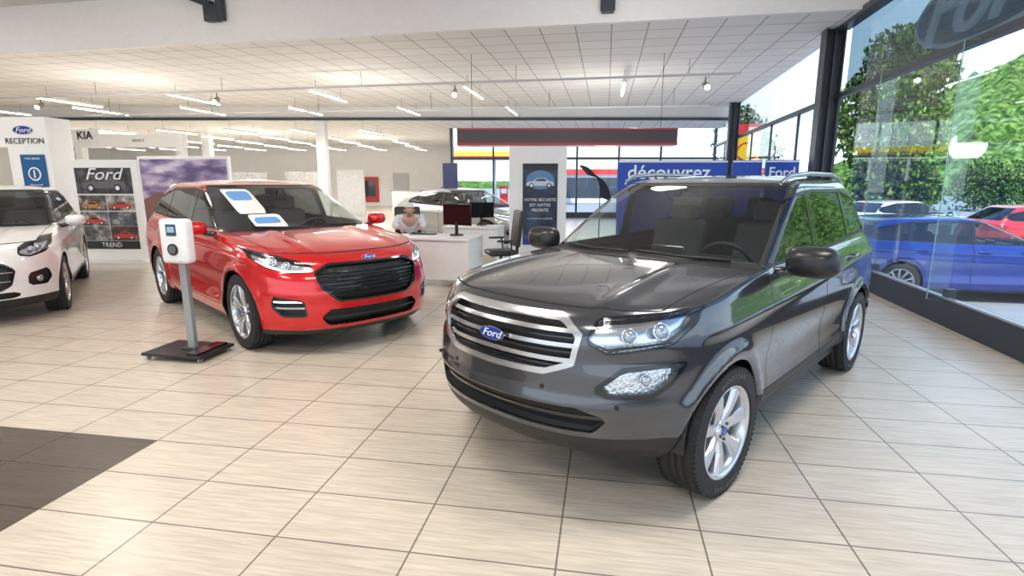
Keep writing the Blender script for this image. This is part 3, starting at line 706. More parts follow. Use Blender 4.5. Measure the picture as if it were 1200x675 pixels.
for v_ in sg.children[0].data.vertices: v_.co.x*=-1
seg('baseboard_back',(-2.6,24.2),(8.72,24.2),0,.25,.12,SILL,**st)
k=70
xs=[-2.6,-.8,1.0,2.8,4.6,6.4,8.7]
for i in range(len(xs)-1): seg('window_%d'%k,(xs[i],24.2),(xs[i+1],24.2),.25,3.8,.012,WGL,**st); k+=1
k=60
for x in xs: seg('trim_%d'%k,(x-.04,24.15),(x+.04,24.15),0,3.8,.1,STEEL,**st); k+=1
seg('trim_80',(-2.6,24.15),(8.7,24.15),2.5,2.6,.08,STEEL,**st)

# ============================ ceiling fixtures ============================
TUBE=P('lit_tube',(1,1,1),.4,emit=(1,.97,.9),es=9)
LL=2.1
b=MB(); b.box((0,0,0),(.07,LL,.05),WHT,bev=.005); b.box((0,0,-.03),(.10,LL,.012),WHT); b.cyl((0,.7,.1495),.004,.299,STEEL,'z',6); b.cyl((0,-.7,.1495),.004,.299,STEEL,'z',6)
t=MB(); t.cyl((0,0,-.05),.016,LL-.06,TUBE,'y',10)
fx=None; fixp=[]
for yy in(22,25,28,31,34):
    for xx in np.arange(-23,-4.4,2.5): fixp.append((xx,yy,3.5))
for xx in (-17,-13.6,-10.2,-6.8,-3.4,0): fixp.append((xx,18.9,3.9))
for xx in(-13,-9,-5,-1.,2.8): fixp.append((xx,14.9-.15*xx,3.9))
for (xx,yy,zz) in fixp:
    if fx is None:
        fx=b.done('linear_lamp',loc=(xx,yy,zz),rz=-TH,label='suspended white linear tube lamp',cat='lamp',group='linear lamps under the ceiling'); tb=t.done('lamp_tube',fx)
    else:
        o=fx.copy(); COL.objects.link(o); o.location=(xx,yy,zz); q=tb.copy(); COL.objects.link(q); q.parent=o
RAIL=P('rail_white',(.62,.62,.62),.4)
def rail(x0,x1,yf,z,th=.05,mat=RAIL,hang=4.199):
    b=MB(); L=math.hypot(x1-x0,yf(x1)-yf(x0)); b.box((0,0,0),(L,th,th),mat)
    for q in np.linspace(-.45,.45,6): b.cyl((L*q,0,(hang-z)/2),.006,hang-z,STEEL,'z',6)
    return b.done('lighting_track',loc=((x0+x1)/2,(yf(x0)+yf(x1))/2,z),rz=math.atan2(yf(x1)-yf(x0),x1-x0),label='long white lighting track hung below ceiling',cat='lighting track')
tr=lambda x:13.3-.19*x
rail(-16,4.9,tr,3.86); rail(-14,5.6,lambda x:16.9-.12*x,3.70,.035)
sp=MB(); sp.cyl((0,0,.08),.012,.16,STEEL,'z',8); sp.cyl((0,-.05,-.03),.075,.22,P('spot_bronze',(.28,.24,.20),.35,.6),'y',20,r2=.055,rot=(.5,0,0)); 
ds=MB(); ds.cyl((0,-.150,-.087),.058,.012,TUBE,'y',16,rot=(.5,0,0)) ; s0=None
for xx in(-13.0,-7.6,-1.35,4.2):
    loc=(xx,tr(xx),3.66)
    if s0 is None: s0=sp.done('track_spotlight',loc=loc,label='bronze track spotlight on the lighting track',cat='spotlight',group='spotlights on track'); d0=ds.done('lens',s0)
    else:
        o=s0.copy(); COL.objects.link(o); o.location=loc; q=d0.copy(); COL.objects.link(q); q.parent=o
for (x,w_,h_) in((-5.75,.5,.0),(1.6,.16,.0)):
    b=MB()
    if w_>.3: b.box((-.35,-.1,.30),(1.0,.12,.12),STEEL,rot=(0,.35,0)); b.box((.12,-.1,-.02),(.30,.14,.30),STEEL,bev=.02); b.box((.3,-.1,.1),(.12,.12,.5),STEEL)
    else: b.box((0,-.1,.0),(.24,.12,.70),STEEL); b.box((0,-.1,-.36),(.20,.16,.06),STEEL)
    b.done('steel_bracket',loc=(x,bl_(x)-.12,4.72),rz=-.187,label='black steel bracket fixed to the white bulkhead',cat='bracket')

# ============================ exhibit portal with poster ============================
DRK=P('portal_dark',(.07,.05,.055),.4); RST=P('portal_red',(.45,.03,.04),.4)
b=MB(); b.box((0,0,.18),(4.6,.5,.32),DRK,bev=.01); b.box((0,-.255,.02),(4.6,.02,.05),RST); b.box((0,-.255,.32),(4.6,.02,.03),RST); b.box((0,0,.0),(4.6,.5,.02),WHT)
for x in(-2.0,2.0): b.cyl((x,0,1.1),.006,1.5,STEEL,'z',6)
b.done('hanging_portal',loc=(1.15,12.05,2.34),rz=-.02,label='dark red-edged rectangular portal beam hanging above displays',cat='portal')
def panel(name,w,h,t,loc,rz,mat,**k):
    b=MB(); b.box((0,0,h/2),(w,t,h),mat,bev=.004); return b.done(name,loc=loc,rz=rz,**k)
pn=panel('display_panel',1.22,2.32,.16,(.55,11.92,0),0,WHT,label='tall white display column carrying a dark poster',cat='display panel')
def poster_mat(name,c1,c2,c3,scale=3):
    m=bpy.data.materials.new(name); m.use_nodes=True; nt=m.node_tree; b=nt.nodes['Principled BSDF']; tc=nt.nodes.new('ShaderNodeTexCoord'); n=nt.nodes.new('ShaderNodeTexNoise'); n.inputs['Scale'].default_value=scale; n.inputs['Detail'].default_value=6
    r=nt.nodes.new('ShaderNodeValToRGB'); e=r.color_ramp.elements; e[0].position=.35; e[0].color=c1+(1,); e[1].position=.7; e[1].color=c3+(1,); x=e.new(.52); x.color=c2+(1,)
    nt.links.new(tc.outputs['Object'],n.inputs['Vector']); nt.links.new(n.outputs[0],r.inputs[0]); nt.links.new(r.outputs[0],b.inputs['Base Color']); b.inputs['Roughness'].default_value=.35; return m
PB=poster_mat('poster_night',(.01,.012,.02),(.02,.035,.07),(.05,.09,.17),2)
PGL=P('poster_glow',(.10,.22,.45),.5); PCAR=P('poster_car_silver',(.5,.55,.62),.3,.3)
po=MB(); po.box((0,-.01,0),(.74,.02,1.72),PB); po.box((0,-.021,.80),(.74,.002,.12),BLK); po.box((0,-.021,-.80),(.74,.002,.12),FBLUE)
po=po.done('poster',pn,loc=(.05,-.08,1.10),label='dark blue poster with white wording')
for i,s in enumerate(['VOTRE SÉCURITÉ','EST NOTRE','PRIORITÉ']): text('lettering',s,.088,(0,-.024,.10-.11*i),(math.pi/2,0,0),WHT,po)
text('lettering','À LA POINTE DE LA SÉCURITÉ',.04,(0,-.024,-.3),(math.pi/2,0,0),WHT,po)
def side_car(parent,loc,s,m,glassm=GLB,flip=1):
    """flat printed side view of a car"""
    body=[(-1,.12),(-.98,.32),(-.85,.40),(-.55,.43),(-.25,.66),(.30,.68),(.62,.46),(.92,.40),(1,.28),(.98,.12)]
    win=[(-.42,.43),(-.20,.61),(.26,.63),(.50,.45)]
    b=MB(); T=Matrix.Translation((0,0,0))@Mx
    b.prism([(p_[0]*s*flip,p_[1]*s) for p_ in body],.002,m,T); b.prism([(p_[0]*s*flip,p_[1]*s) for p_ in win],.004,glassm,T)
    for wx_ in(-.62,.62): b.prism([(p_[0]+wx_*s,p_[1]+.14*s) for p_ in ellipse(.17*s,.17*s,18)],.005,BLK,T); b.prism([(p_[0]+wx_*s,p_[1]+.14*s) for p_ in ellipse(.10*s,.10*s,18)],.006,SIL,T)
    return b.done('printed_car',parent,loc)
b=MB(); b.ell((0,-.023,.52),(.30,.002,.20),PGL); b.done('printed_glow',po); side_car(po,(0,-.026,.36),.30,PCAR)
emblem(po,(0,-.022,-.62),(math.pi/2,0,0),.10)

BB=P('banner_blue',(.01,.06,.42),.45)
for (x0,x1,y,tx) in((2.15,4.35,11.3,'découvrez'),(4.42,5.0,11.2,''),(5.05,5.72,11.15,'Ford')):
    b=MB(); w_=x1-x0; b.box((0,0,1.08),(w_,.03,1.86),BB,bev=.003); b.box((0,0,.12),(w_,.04,.05),STEEL)
    for q in(-1,1): b.box((q*(w_/2-.05),0,.05),(.05,.5,.04),STEEL); b.cyl((q*(w_/2-.03),.03,1.0),.015,2.0,STEEL,'z',8)
    b.box((0,-.017,1.98),(w_,.004,.03),WHT)
    o=b.done('banner_stand',loc=((x0+x1)/2,y,0),label='royal blue promotional banner stand with white wording' if tx else 'narrow plain royal blue banner stand',cat='banner')
    if tx: text('lettering',tx,.40 if len(tx)>5 else .28,(-.08 if len(tx)>5 else 0,-.02,1.76),(math.pi/2,0,0),WHT,o,offset=.004)
b=MB(); pts=[]
for i in range(14):
    t_=i/13; pts.append((.0+.5*t_**2.2,1.25+.95*t_-.25*t_**4))
poly=pts+[(x-.26+.05*i/13,z-.12-.1*(i/13)) for i,(x,z) in reversed(list(enumerate(pts)))]
b.prism([(-p_[0],p_[1]) for p_ in poly],.01,P('flag_black',(.02,.02,.025),.6),Mx); b.cyl((0,0,.7),.012,1.4,STEEL,'z',8); b.box((0,0,.02),(.4,.4,.04),STEEL)
b.done('feather_flag',loc=(2.0,12.6,0),label='black curved feather flag on a pole',cat='flag')
b=MB(); b.box((0,0,1.1),(.5,.02,2.1),P('rollup_navy',(.01,.02,.10),.5)); b.box((0,0,.04),(.55,.25,.08),SIL); b.done('rollup_banner',loc=(-1.95,17.6,0),rz=-.3,label='narrow dark navy roll-up banner',cat='banner')

# ============================ left displays ============================
cab=MB(); cab.box((0,0,1.0),(1.42,.08,2.0),WHT,bev=.01); cab.box((0,0,.03),(1.5,.4,.06),WHT)
cab=cab.done('display_panel',loc=(-8.0,10.95,0),rz=-.05,label='white display panel with car photo collage',cat='display panel')
pmn=[0]
def pm(c): pmn[0]+=1; return poster_mat('printed_photo_%d'%pmn[0],c[0],c[1],c[2],7)
b=MB(); fy=-.045
b.box((0,fy,1.60),(1.14,.01,.50),pm([(.01,.01,.012),(.05,.045,.05),(.12,.10,.10)]))
cells=[(-.29,1.17,.56,.30,[(.02,.02,.02),(.10,.09,.08),(.5,.45,.4)]),(.29,1.17,.56,.30,[(.05,.05,.05),(.3,.28,.26),(.7,.65,.6)]),(-.29,.86,.56,.28,[(.03,.03,.03),(.15,.15,.16),(.5,.5,.5)]),(.29,.86,.56,.28,[(.02,.02,.03),(.1,.1,.12),(.4,.4,.42)]),(-.29,.57,.56,.28,[(.03,.03,.03),(.12,.12,.12),(.4,.4,.4)]),(.29,.57,.56,.28,[(.02,.02,.02),(.1,.03,.02),(.3,.3,.3)])]
for (cx,cz,w_,h_,c) in cells: b.box((cx,fy,cz),(w_,.01,h_),pm(c))
b.box((0,fy,.34),(1.14,.01,.16),BLK); pc=b.done('photo_collage',cab)
side_car(pc,(0,fy-.008,1.40),.44,P('poster_car_grey',(.12,.11,.11),.3),GLB)
RP=P('poster_car_red',(.6,.04,.02),.35)
side_car(pc,(.29,fy-.008,1.05),.22,RP); side_car(pc,(-.29,fy-.008,.75),.22,RP,flip=-1); side_car(pc,(.29,fy-.008,.46),.22,RP); side_car(pc,(-.29,fy-.008,1.05),.22,P('poster_car_orange',(.5,.2,.03),.4),flip=-1)
text('lettering','Ford',.32,(0,fy-.014,1.72),(math.pi/2,0,0),WHT,cab,shear=.35,sx=1.2)
text('lettering','TREND',.13,(0,fy-.01,.34),(math.pi/2,0,0),SIL,cab)
def skyposter():
    m=bpy.data.materials.new('poster_cloudy_mountain'); m.use_nodes=True; nt=m.node_tree; L=nt.links.new; b=nt.nodes['Principled BSDF']; tc=nt.nodes.new('ShaderNodeTexCoord')
    mp=nt.nodes.new('ShaderNodeMapping'); mp.inputs['Scale'].default_value=(.8,1,1.8); L(tc.outputs['Object'],mp.inputs[0]); n=nt.nodes.new('ShaderNodeTexNoise'); n.inputs['Scale'].default_value=2.2; n.inputs['Detail'].default_value=8; L(mp.outputs[0],n.inputs[0])
    r=nt.nodes.new('ShaderNodeValToRGB'); e=r.color_ramp.elements; e[0].position=.38; e[0].color=(.10,.08,.20,1); e[1].position=.68; e[1].color=(.75,.70,.80,1); x=e.new(.5); x.color=(.28,.22,.42,1); L(n.outputs[0],r.inputs[0])
    s=nt.nodes.new('ShaderNodeSeparateXYZ'); L(tc.outputs['Object'],s.inputs[0]); n2=nt.nodes.new('ShaderNodeTexNoise'); n2.inputs['Scale'].default_value=1.2; L(tc.outputs['Object'],n2.inputs[0])
    a=nt.nodes.new('ShaderNodeMath'); a.operation='MULTIPLY_ADD'; a.inputs[1].default_value=1.4; a.inputs[2].default_value=.45; L(n2.outputs[0],a.inputs[0])
    c=nt.nodes.new('ShaderNodeMath'); c.operation='LESS_THAN'; L(s.outputs[2],c.inputs[0]); L(a.outputs[0],c.inputs[1])
    mx=nt.nodes.new('ShaderNodeMix'); mx.data_type='RGBA'; L(c.outputs[0],mx.inputs['Factor']); L(r.outputs[0],mx.inputs['A']); mx.inputs['B'].default_value=(.20,.10,.08,1); L(mx.outputs['Result'],b.inputs['Base Color']); b.inputs['Roughness'].default_value=.4; return m
sk=panel('display_panel',2.32,2.2,.10,(-8.2,14.0,0),-.03,WHT,label='white wall panel with purple cloudy mountain picture',cat='display panel')
b=MB(); b.box((0,-.055,1.12),(2.2,.01,2.02),skyposter()); b.done('mountain_picture',sk)
b=MB(); b.box((-2.2,0,2.58),(5.4,.6,.60),WHT,bev=.005); b.box((.05,0,1.14),(.9,.6,2.28),WHT,bev=.005); b.box((-4.4,0,1.14),(.6,.6,2.28),WHT,bev=.005)
rp=b.done('reception_portal',loc=(-10.0,11.9,0),rz=-.05,label='white reception portal with blue oval emblem above',cat='portal')
emblem(rp,(.0,-.305,2.62),(math.pi/2,0,0),.22); text('lettering','RECEPTION',.16,(-.0,-.31,2.40),(math.pi/2,0,0),BLK,rp)
b=MB(); b.box((0,0,0),(.52,.02,.82),P('service_blue',(.01,.10,.28),.4)); sv=b.done('wall_sign',rp,loc=(.12,-.315,1.72),label='blue rectangular sign')
text('lettering','FORD SERVICE',.05,(0,-.012,.33),(math.pi/2,0,0),WHT,sv); 
b=MB(); b.ell((0,-.012,.02),(.14,.003,.14),WHT); b.ell((0,-.014,.02),(.11,.003,.11),P('service_blue',(.01,.10,.28),.4)); b.box((0,-.016,.02),(.03,.003,.16),WHT); b.done('sign_icon',sv)
for i,s in enumerate(['Votre accueil','Atelier','Pièces']): text('lettering',s,.05,(0,-.012,-.2-.07*i),(math.pi/2,0,0),WHT,sv)
b=MB(); b.box((0,0,.5),(3.0,.7,1.0),WHT,bev=.01); b.box((0,-.05,1.03),(3.2,.85,.06),P('counter_red',(.35,.08,.06),.4),bev=.005); b.box((0,-.36,.1),(3,.02,.15),STEEL); b.done('reception_counter',loc=(-12.6,13.5,0),label='white reception counter with reddish top',cat='counter')
b=MB(); b.box((0,0,2.95),(7.5,.3,.42),WHT,bev=.004)
for x in(-3.6,0,3.6): b.box((x,0,1.37),(.25,.25,2.74),WHT)
kf=b.done('brand_portal',loc=(-15.0,19.6,0),rz=-.05,label='white frame portal with dark brand lettering',cat='portal')
b=MB(); b.box((0,-.16,0),(1.0,.02,.42),WHT); q=b.done('sign_plate',kf,loc=(.35,-.02,3.12)); text('lettering','KIA',.36,(0,-.18,0),(math.pi/2,0,0),BLK,q,offset=.008)
text('lettering','SERVICE',.12,(2.2,-.16,2.95),(math.pi/2,0,0),BLK,kf)
for (x,y,w_,h_,z,c,lab) in[(-14.3,30,2.2,1.5,1.3,[(.5,.52,.55),(.7,.72,.74),(.8,.8,.8)],'pale grey picture panel'),(-11.6,31,2.0,2.0,1.1,[(.6,.6,.6),(.75,.75,.74),(.85,.84,.82)],'pale white board'),(-17,27,2.5,1.6,1.3,[(.2,.25,.3),(.5,.55,.6),(.8,.8,.8)],'blue and white picture panel'),(-19.5,26,1.6,1.8,1.2,[(.3,.05,.05),(.7,.6,.6),(.8,.8,.8)],'red and white picture panel'),(-6.6,22.8,1.1,1.9,1.1,[(.7,.7,.7),(.75,.75,.74),(.8,.8,.78)],'narrow pale white board')]:
    b=MB(); b.box((0,0,z),(w_,.06,h_),pm(c)); b.box((0,.04,z/2),(w_*.9,.03,z),WHT); b.box((0,0,.02),(w_,.3,.04),WHT); b.done('picture_panel',loc=(x,y,0),label=lab+' standing on the floor',cat='display panel')
b=MB(); b.box((0,0,1.05),(1.0,.06,2.1),P('door_grey',(.5,.5,.5),.5),bev=.005); b.cyl((.4,-.06,1.05),.02,.1,SIL,'y',8); b.done('door_1',loc=(-7.2,36.05,0),kind='structure')
b=MB(); b.box((0,0,0),(1.3,.1,1.6),P('cabinet_red',(.45,.03,.03),.4),bev=.01); b.box((0,-.06,.05),(.9,.02,1.0),GLB); b.done('wall_cabinet',loc=(-9.3,36.05,1.05),label='red framed cabinet with dark glass on the wall',cat='cabinet')
b=MB(); b.box((0,0,.55),(2.2,.7,1.1),WHT,bev=.01); b.box((0,0,1.12),(2.3,.8,.04),P('counter_top_grey',(.4,.4,.4),.4),bev=.003); b.done('counter',loc=(-4.9,28,0),label='plain white counter near the rear wall',cat='counter')
for (x,y) in((-7.0,20.4),(-14.0,25.5)):
    b=MB(); b.box((0,0,1.85),(.35,.35,3.70),WHT,bev=.005); b.done('white_column',loc=(x,y+.4,0),label='square white column reaching the ceiling',cat='column')

# ============================ desk, monitors, chairs ============================
b=MB(); b.box((0,0,.74),(1.3,.75,.035),WHT,bev=.006); b.box((.62,0,.365),(.04,.72,.73),WHT); b.box((-.62,0,.365),(.04,.72,.73),WHT); b.box((0,-.33,.42),(1.22,.02,.60),WHT,bev=.003)
dk=b.done('desk',loc=(-1.18,8.55,0),rz=-.25,label='white sales desk with closed front panel',cat='desk')
b=MB(); b.box((0,0,.35),(.42,.55,.62),WHT,bev=.005); dr=b.done('drawer_unit',dk,loc=(.37,.02,.02))
b=MB(); b.box((0,0,.32),(.54,.025,.33),GLB,bev=.005); b.box((0,.02,.1),(.05,.02,.2),BLK); b.cyl((0,.02,.008),.11,.016,BLK,'z',24); b.done('monitor',loc=(-.86,8.62,.760),rz=2.6,label='black flat computer monitor on the white desk',cat='monitor')
b=MB(); b.box((0,0,.008),(.42,.14,.016),BLK,bev=.003); b.done('keyboard',loc=(-1.42,8.78,.760),rz=-.2,label='black keyboard on the white desk',cat='keyboard')
def office_chair(loc,rz,lab):
    b=MB(); b.box((0,0,.47),(.46,.46,.08),BLK,bev=.035,seg=3); o=b.done('office_chair',loc=loc,rz=rz,label=lab,cat='chair')
    b=MB(); b.box((0,.27,.85),(.46,.06,.58),BLK,rot=(-.12,0,0),bev=.028,seg=3); b.box((0,.27,.5),(.08,.03,.2),BLK); b.done('backrest',o)
    for s in(-1,1):
        b=MB(); b.tube([(s*.25,.1,.45),(s*.29,.1,.6),(s*.29,.08,.67)],.014,BLK,8); b.box((s*.29,0,.68),(.05,.26,.03),BLK,bev=.01); b.done('armrest',o)
    b=MB(); b.cyl((0,0,.27),.028,.34,CHR,'z',14)
    for k in range(5):
        a=2*math.pi*k/5; b.tube([(0,0,.12),(.26*math.cos(a),.26*math.sin(a),.075)],.018,CHR,8); b.cyl((.26*math.cos(a),.26*math.sin(a),.03),.03,.03,BLK,'x',12)
    b.done('chair_base',o)
office_chair((-.18,8.75,0),-1.3,'black office chair with chrome base beside white desk')
office_chair((-1.85,9.80,0),.24,'black office chair with a seated person')
b=MB(); b.box((0,0,.72),(1.1,.6,.035),WHT,bev=.006); b.box((.52,0,.36),(.04,.58,.7),WHT); b.box((-.52,0,.36),(.04,.58,.7),WHT); b.box((0,-.26,.45),(1.0,.02,.5),WHT); b.done('desk',loc=(-.75,10.75,0),rz=-.2,label='second white desk behind the sales desk',cat='desk')
b=MB(); b.box((0,0,.30),(.5,.025,.3),GLB,bev=.005); b.box((0,.02,.1),(.05,.02,.2),BLK); b.cyl((0,.02,.008),.1,.016,BLK,'z',24); b.done('monitor',loc=(-.6,10.8,.740),rz=.2,label='black flat monitor on the rear white desk',cat='monitor')

def skin(name,pts,edges,rad,mat,parent=None,**k):
    me=bpy.data.meshes.new(name); me.from_pydata(pts,edges,[]); o=newobj(name,me,parent,**k)
    md=o.modifiers.new('s','SKIN'); sv=me.skin_vertices[0].data
    for i,r_ in enumerate(rad): sv[i].radius=(r_,r_) if not isinstance(r_,tuple) else r_
    sv[0].use_root=True
    s2=o.modifiers.new('u','SUBSURF'); s2.levels=2; s2.render_levels=2; me.materials.append(mat)
    md.use_smooth_shade=True; return o
SKN=P('skin',(.62,.38,.28),.55); SHIRT=P('shirt_white',(.78,.80,.84),.8,bump=.2); PANT=P('trousers_navy',(.03,.035,.06),.8)
pts=[(0,0,.60),(0,-.02,.76),(0,-.10,.92),(0,-.18,1.0),(0,-.22,1.045),(0,-.27,1.10),(0,-.285,1.17)]; ed=[(i,i+1) for i in range(6)]; rad=[(.15,.11),(.14,.11),(.16,.11),(.07,.06),(.055,.055),(.078,.09),(.06,.075)]
for s in(-1,1):
    n=len(pts); pts+=[(s*.19,-.12,.96),(s*.25,-.18,.84),(s*.16,-.30,.80),(s*.13,-.37,.80)]; rad+=[.06,.048,.035,.028]; ed+=[(2,n),(n,n+1),(n+1,n+2),(n+2,n+3)]
    for f in range(4):
        m_=len(pts); bx=s*.13+(f-1.5)*.021; L_=(.075,.085,.08,.062)[f]; pts+=[(bx,-.42,.80),(bx,-.42-L_*.55,.795),(bx,-.42-L_,.785)]; rad+=[.010,.009,.008]; ed+=[(n+3,m_),(m_,m_+1),(m_+1,m_+2)]
    m_=len(pts); pts+=[(s*.13-s*.035,-.39,.795),(s*.13-s*.055,-.425,.79)]; rad+=[.011,.009]; ed+=[(n+3,m_),(m_,m_+1)]
    n=len(pts); pts+=[(s*.10,-.08,.60),(s*.13,-.40,.60),(s*.13,-.42,.12),(s*.13,-.50,.06)]; rad+=[.080,.06,.042,.035]; ed+=[(0,n),(n,n+1),(n+1,n+2),(n+2,n+3)]
pp=skin('person',pts,ed,rad,SKN,label='seated person with white hair leaning over papers in white shirt',cat='person'); pp.location=(-1.83,9.72,0); pp.rotation_euler=(0,0,.25)
a=[(0,0,.62),(0,-.02,.76),(0,-.10,.92),(0,-.16,.99)]; e=[(0,1),(1,2),(2,3)]; r_=[(.165,.13),(.16,.13),(.18,.13),(.08,.07)]
for s in(-1,1): n=len(a); a+=[(s*.19,-.12,.96),(s*.25,-.18,.84),(s*.18,-.28,.81)]; r_+=[.075,.06,.048]; e+=[(2,n),(n,n+1),(n+1,n+2)]
skin('shirt',a,e,r_,SHIRT,pp)
a=[(0,0,.61),(.10,-.08,.60),(.13,-.40,.60),(.13,-.42,.14),(-.10,-.08,.60),(-.13,-.40,.60),(-.13,-.42,.14)]
skin('trousers',a,[(0,1),(1,2),(2,3),(0,4),(4,5),(5,6)],[(.17,.12),.09,.075,.058,.09,.075,.058],PANT,pp)
b=MB(); b.ell((0,-.262,1.145),(.088,.10,.09),P('hair_white',(.75,.74,.72),.8,bump=.5,ns=60),rot=(-.15,0,0),half=True); b.done('hair',pp)
b=MB(); 
for s in(-1,1): b.ell((s*.03,-.358,1.105),(.010,.006,.006),BLK); b.ell((s*.082,-.26,1.10),(.012,.02,.03),SKN)
b.ell((0,-.37,1.085),(.012,.018,.02),SKN); b.ell((0,-.355,1.05),(.024,.006,.006),P('lips',(.45,.18,.15),.5)); b.done('face',pp)
for s in(-1,1):
    b=MB(); b.ell((s*.13,-.49,.045),(.05,.12,.045),BLK); b.done('shoe',pp)

# ============================ charging station stand ============================
CH=empty('charging_station',(-3.02,4.90,0),-.20,label='white wall-box charger on grey pole with black wheeled base plate',cat='charging station')
b=MB(); b.box((0,0,.055),(.62,.44,.025),BLK,bev=.004); b.box((.20,.0,.075),(.12,.38,.02),GLB); b.done('base_plate',CH)
for x in(-.27,.27):
    for y in(-.18,.18):
        b=MB(); b.cyl((x,y,.022),.022,.02,P('caster_grey',(.35,.35,.35),.5),'x',14); b.box((x,y,.04),(.03,.03,.02),SIL); b.done('caster',CH)
b=MB(); b.box((.05,0,.50),(.075,.05,.88),P('pole_grey',(.35,.36,.37),.4,.4),bev=.008); b.box((.05,0,.075),(.16,.12,.02),STEEL); b.done('pole',CH)
b=MB(); b.box((.09,-.08,1.08),(.27,.12,.39),WHT,bev=.035,seg=4); hd=b.done('charger_head',CH)
b=MB(); b.cyl((.09,-.143,1.01),.052,.012,BLK,'y',28); b.cyl((.09,-.150,1.01),.036,.01,P('socket_grey',(.12,.12,.13),.4),'y',24); b.done('socket',hd)
b=MB(); b.box((.09,-.142,1.18),(.10,.006,.10),P('screen_dark',(.03,.05,.08),.15),bev=.002); b.box((.09,-.146,1.185),(.07,.003,.05),P('screen_lit',(.2,.3,.4),.3,emit=(.3,.5,.7),es=.4)); b.done('screen',hd)

# ============================ outdoors ============================
ASP=P('asphalt',(.30,.31,.33),.9,nz=.2,ns=4)
b=MB(); b.add([(-300,-100,0),(400,-100,0),(400,500,0),(-300,500,0)],[(0,1,2,3)],ASP); b.done('ground',loc=(0,0,-.46),kind='structure')
def nse(x,y):
    s=0
    for f,a,p_ in((.05,3,.3),(.11,1.6,1.7),(.23,1.1,2.6),(.5,.7,.2),(1.1,.35,4)): s+=a*math.sin(f*x+p_+1.3*math.sin(f*y*.7+p_))*math.cos(f*y*1.1+p_*2)
    return s
def hillmat(name,c0,c1,c2,sc_=.35,bd=2,lo=.36,hi=.62):
    m=bpy.data.materials.new(name); m.use_nodes=True; nt=m.node_tree; L=nt.links.new; b=nt.nodes['Principled BSDF']; tc=nt.nodes.new('ShaderNodeTexCoord'); v=nt.nodes.new('ShaderNodeTexVoronoi'); v.inputs['Scale'].default_value=sc_; n=nt.nodes.new('ShaderNodeTexNoise'); n.inputs['Scale'].default_value=sc_*2.5; n.inputs['Detail'].default_value=8
    L(tc.outputs['Object'],v.inputs['Vector']); L(tc.outputs['Object'],n.inputs['Vector']); r=nt.nodes.new('ShaderNodeValToRGB'); e=r.color_ramp.elements; e[0].position=lo;e[0].color=c0+(1,); e[1].position=hi;e[1].color=c2+(1,); x=e.new((lo+hi)/2); x.color=c1+(1,)
    L(n.outputs[0],r.inputs[0]); L(r.outputs[0],b.inputs['Base Color']); bp=nt.nodes.new('ShaderNodeBump'); bp.inputs['Distance'].default_value=bd; bp.inputs['Strength'].default_value=1; bp.invert=True; L(v.outputs['Distance'],bp.inputs['Height']); L(bp.outputs[0],b.inputs['Normal']); b.inputs['Roughness'].default_value=1; b.inputs['Specular IOR Level'].default_value=0; return m
vs=[];fs=[];NA,NR=260,80
for i in range(NA):
    az=math.radians(-20+95*i/(NA-1))
    A=1.5+30/(1+math.exp(-(math.degrees(az)-35)/2.6))
    for j in range(NR):
        R_=90+200*j/(NR-1); x,y=R_*math.sin(az),R_*math.cos(az); t_=j/(NR-1); h=A*(t_*t_*(3-2*t_))*1.5
        h+= (nse(x,y)*.5+random.uniform(0,1.6)+abs(math.sin(x*.5+math.sin(y*.3))*math.cos(y*.45+math.sin(x*.37)))*2.4)*min(1,t_*6)*min(1,A/12); vs.append((x,y,h-1.2))
for i in range(NA-1):
    for j in range(NR-1): fs.append((i*NR+j,(i+1)*NR+j,(i+1)*NR+j+1,i*NR+j+1))
b=MB(); b.add(vs,fs,hillmat('forest_hill',(.03,.08,.015),(.10,.20,.04),(.24,.38,.10),.30,3),True); b.done('hill',label='forested green hillside beyond the parking area',cat='hill')
LM1=hillmat('leaves_light',(.10,.24,.03),(.26,.46,.08),(.45,.60,.18),3); LM2=hillmat('leaves_dark',(.06,.17,.03),(.14,.30,.06),(.28,.44,.11),3)
BARK=P('bark',(.12,.09,.06),.9,bump=.6)
def tree(loc,h,w,lm,n=2600,lab='leafy green tree outside the glass wall'):
    o=MB(); o.tube([(0,0,0),(.05,.03,h*.3),(-.03,.0,h*.6),(0,0,h*.85)],[.14,.11,.07,.03],BARK,8)
    for k in range(7):
        a=k*.9+.3; z=h*(.3+.07*k); o.tube([(0,0,z),(w*.25*math.cos(a),w*.25*math.sin(a),z+h*.10),(w*.4*math.cos(a),w*.4*math.sin(a),z+h*.16)],[.05,.03,.015],BARK,6)
    o=o.done('tree',loc=loc,label=lab,cat='tree')
    vs=[];fs=[]; cl=[]
    for k in range(46):
        th=random.uniform(0,6.28); zz=random.uniform(.16,.93); rr_=w*.5*math.sqrt(max(.05,1-((zz-.5)/.52)**2))*random.uniform(.25,.85); cl.append((rr_*math.cos(th),rr_*math.sin(th),h*zz,random.uniform(.14,.24)*w))
    for k in range(n):
        c=random.choice(cl); d=Vector((random.gauss(0,1),random.gauss(0,1),random.gauss(0,1))).normalized()*c[3]*random.uniform(.6,1.05); p_=Vector(c[:3])+d
        s_=random.uniform(.09,.18); q=Euler((random.uniform(0,6),random.uniform(0,6),random.uniform(0,6))).to_matrix(); i=len(vs)
        vs+=[p_+q@Vector(v_)*s_ for v_ in((-1,0,0),(0,-.5,0),(1,0,0),(0,.5,0))]; fs.append((i,i+1,i+2,i+3))
    m=MB(); m.add(vs,fs,lm); f=m.done('foliage',o); f['kind']='stuff'; return o
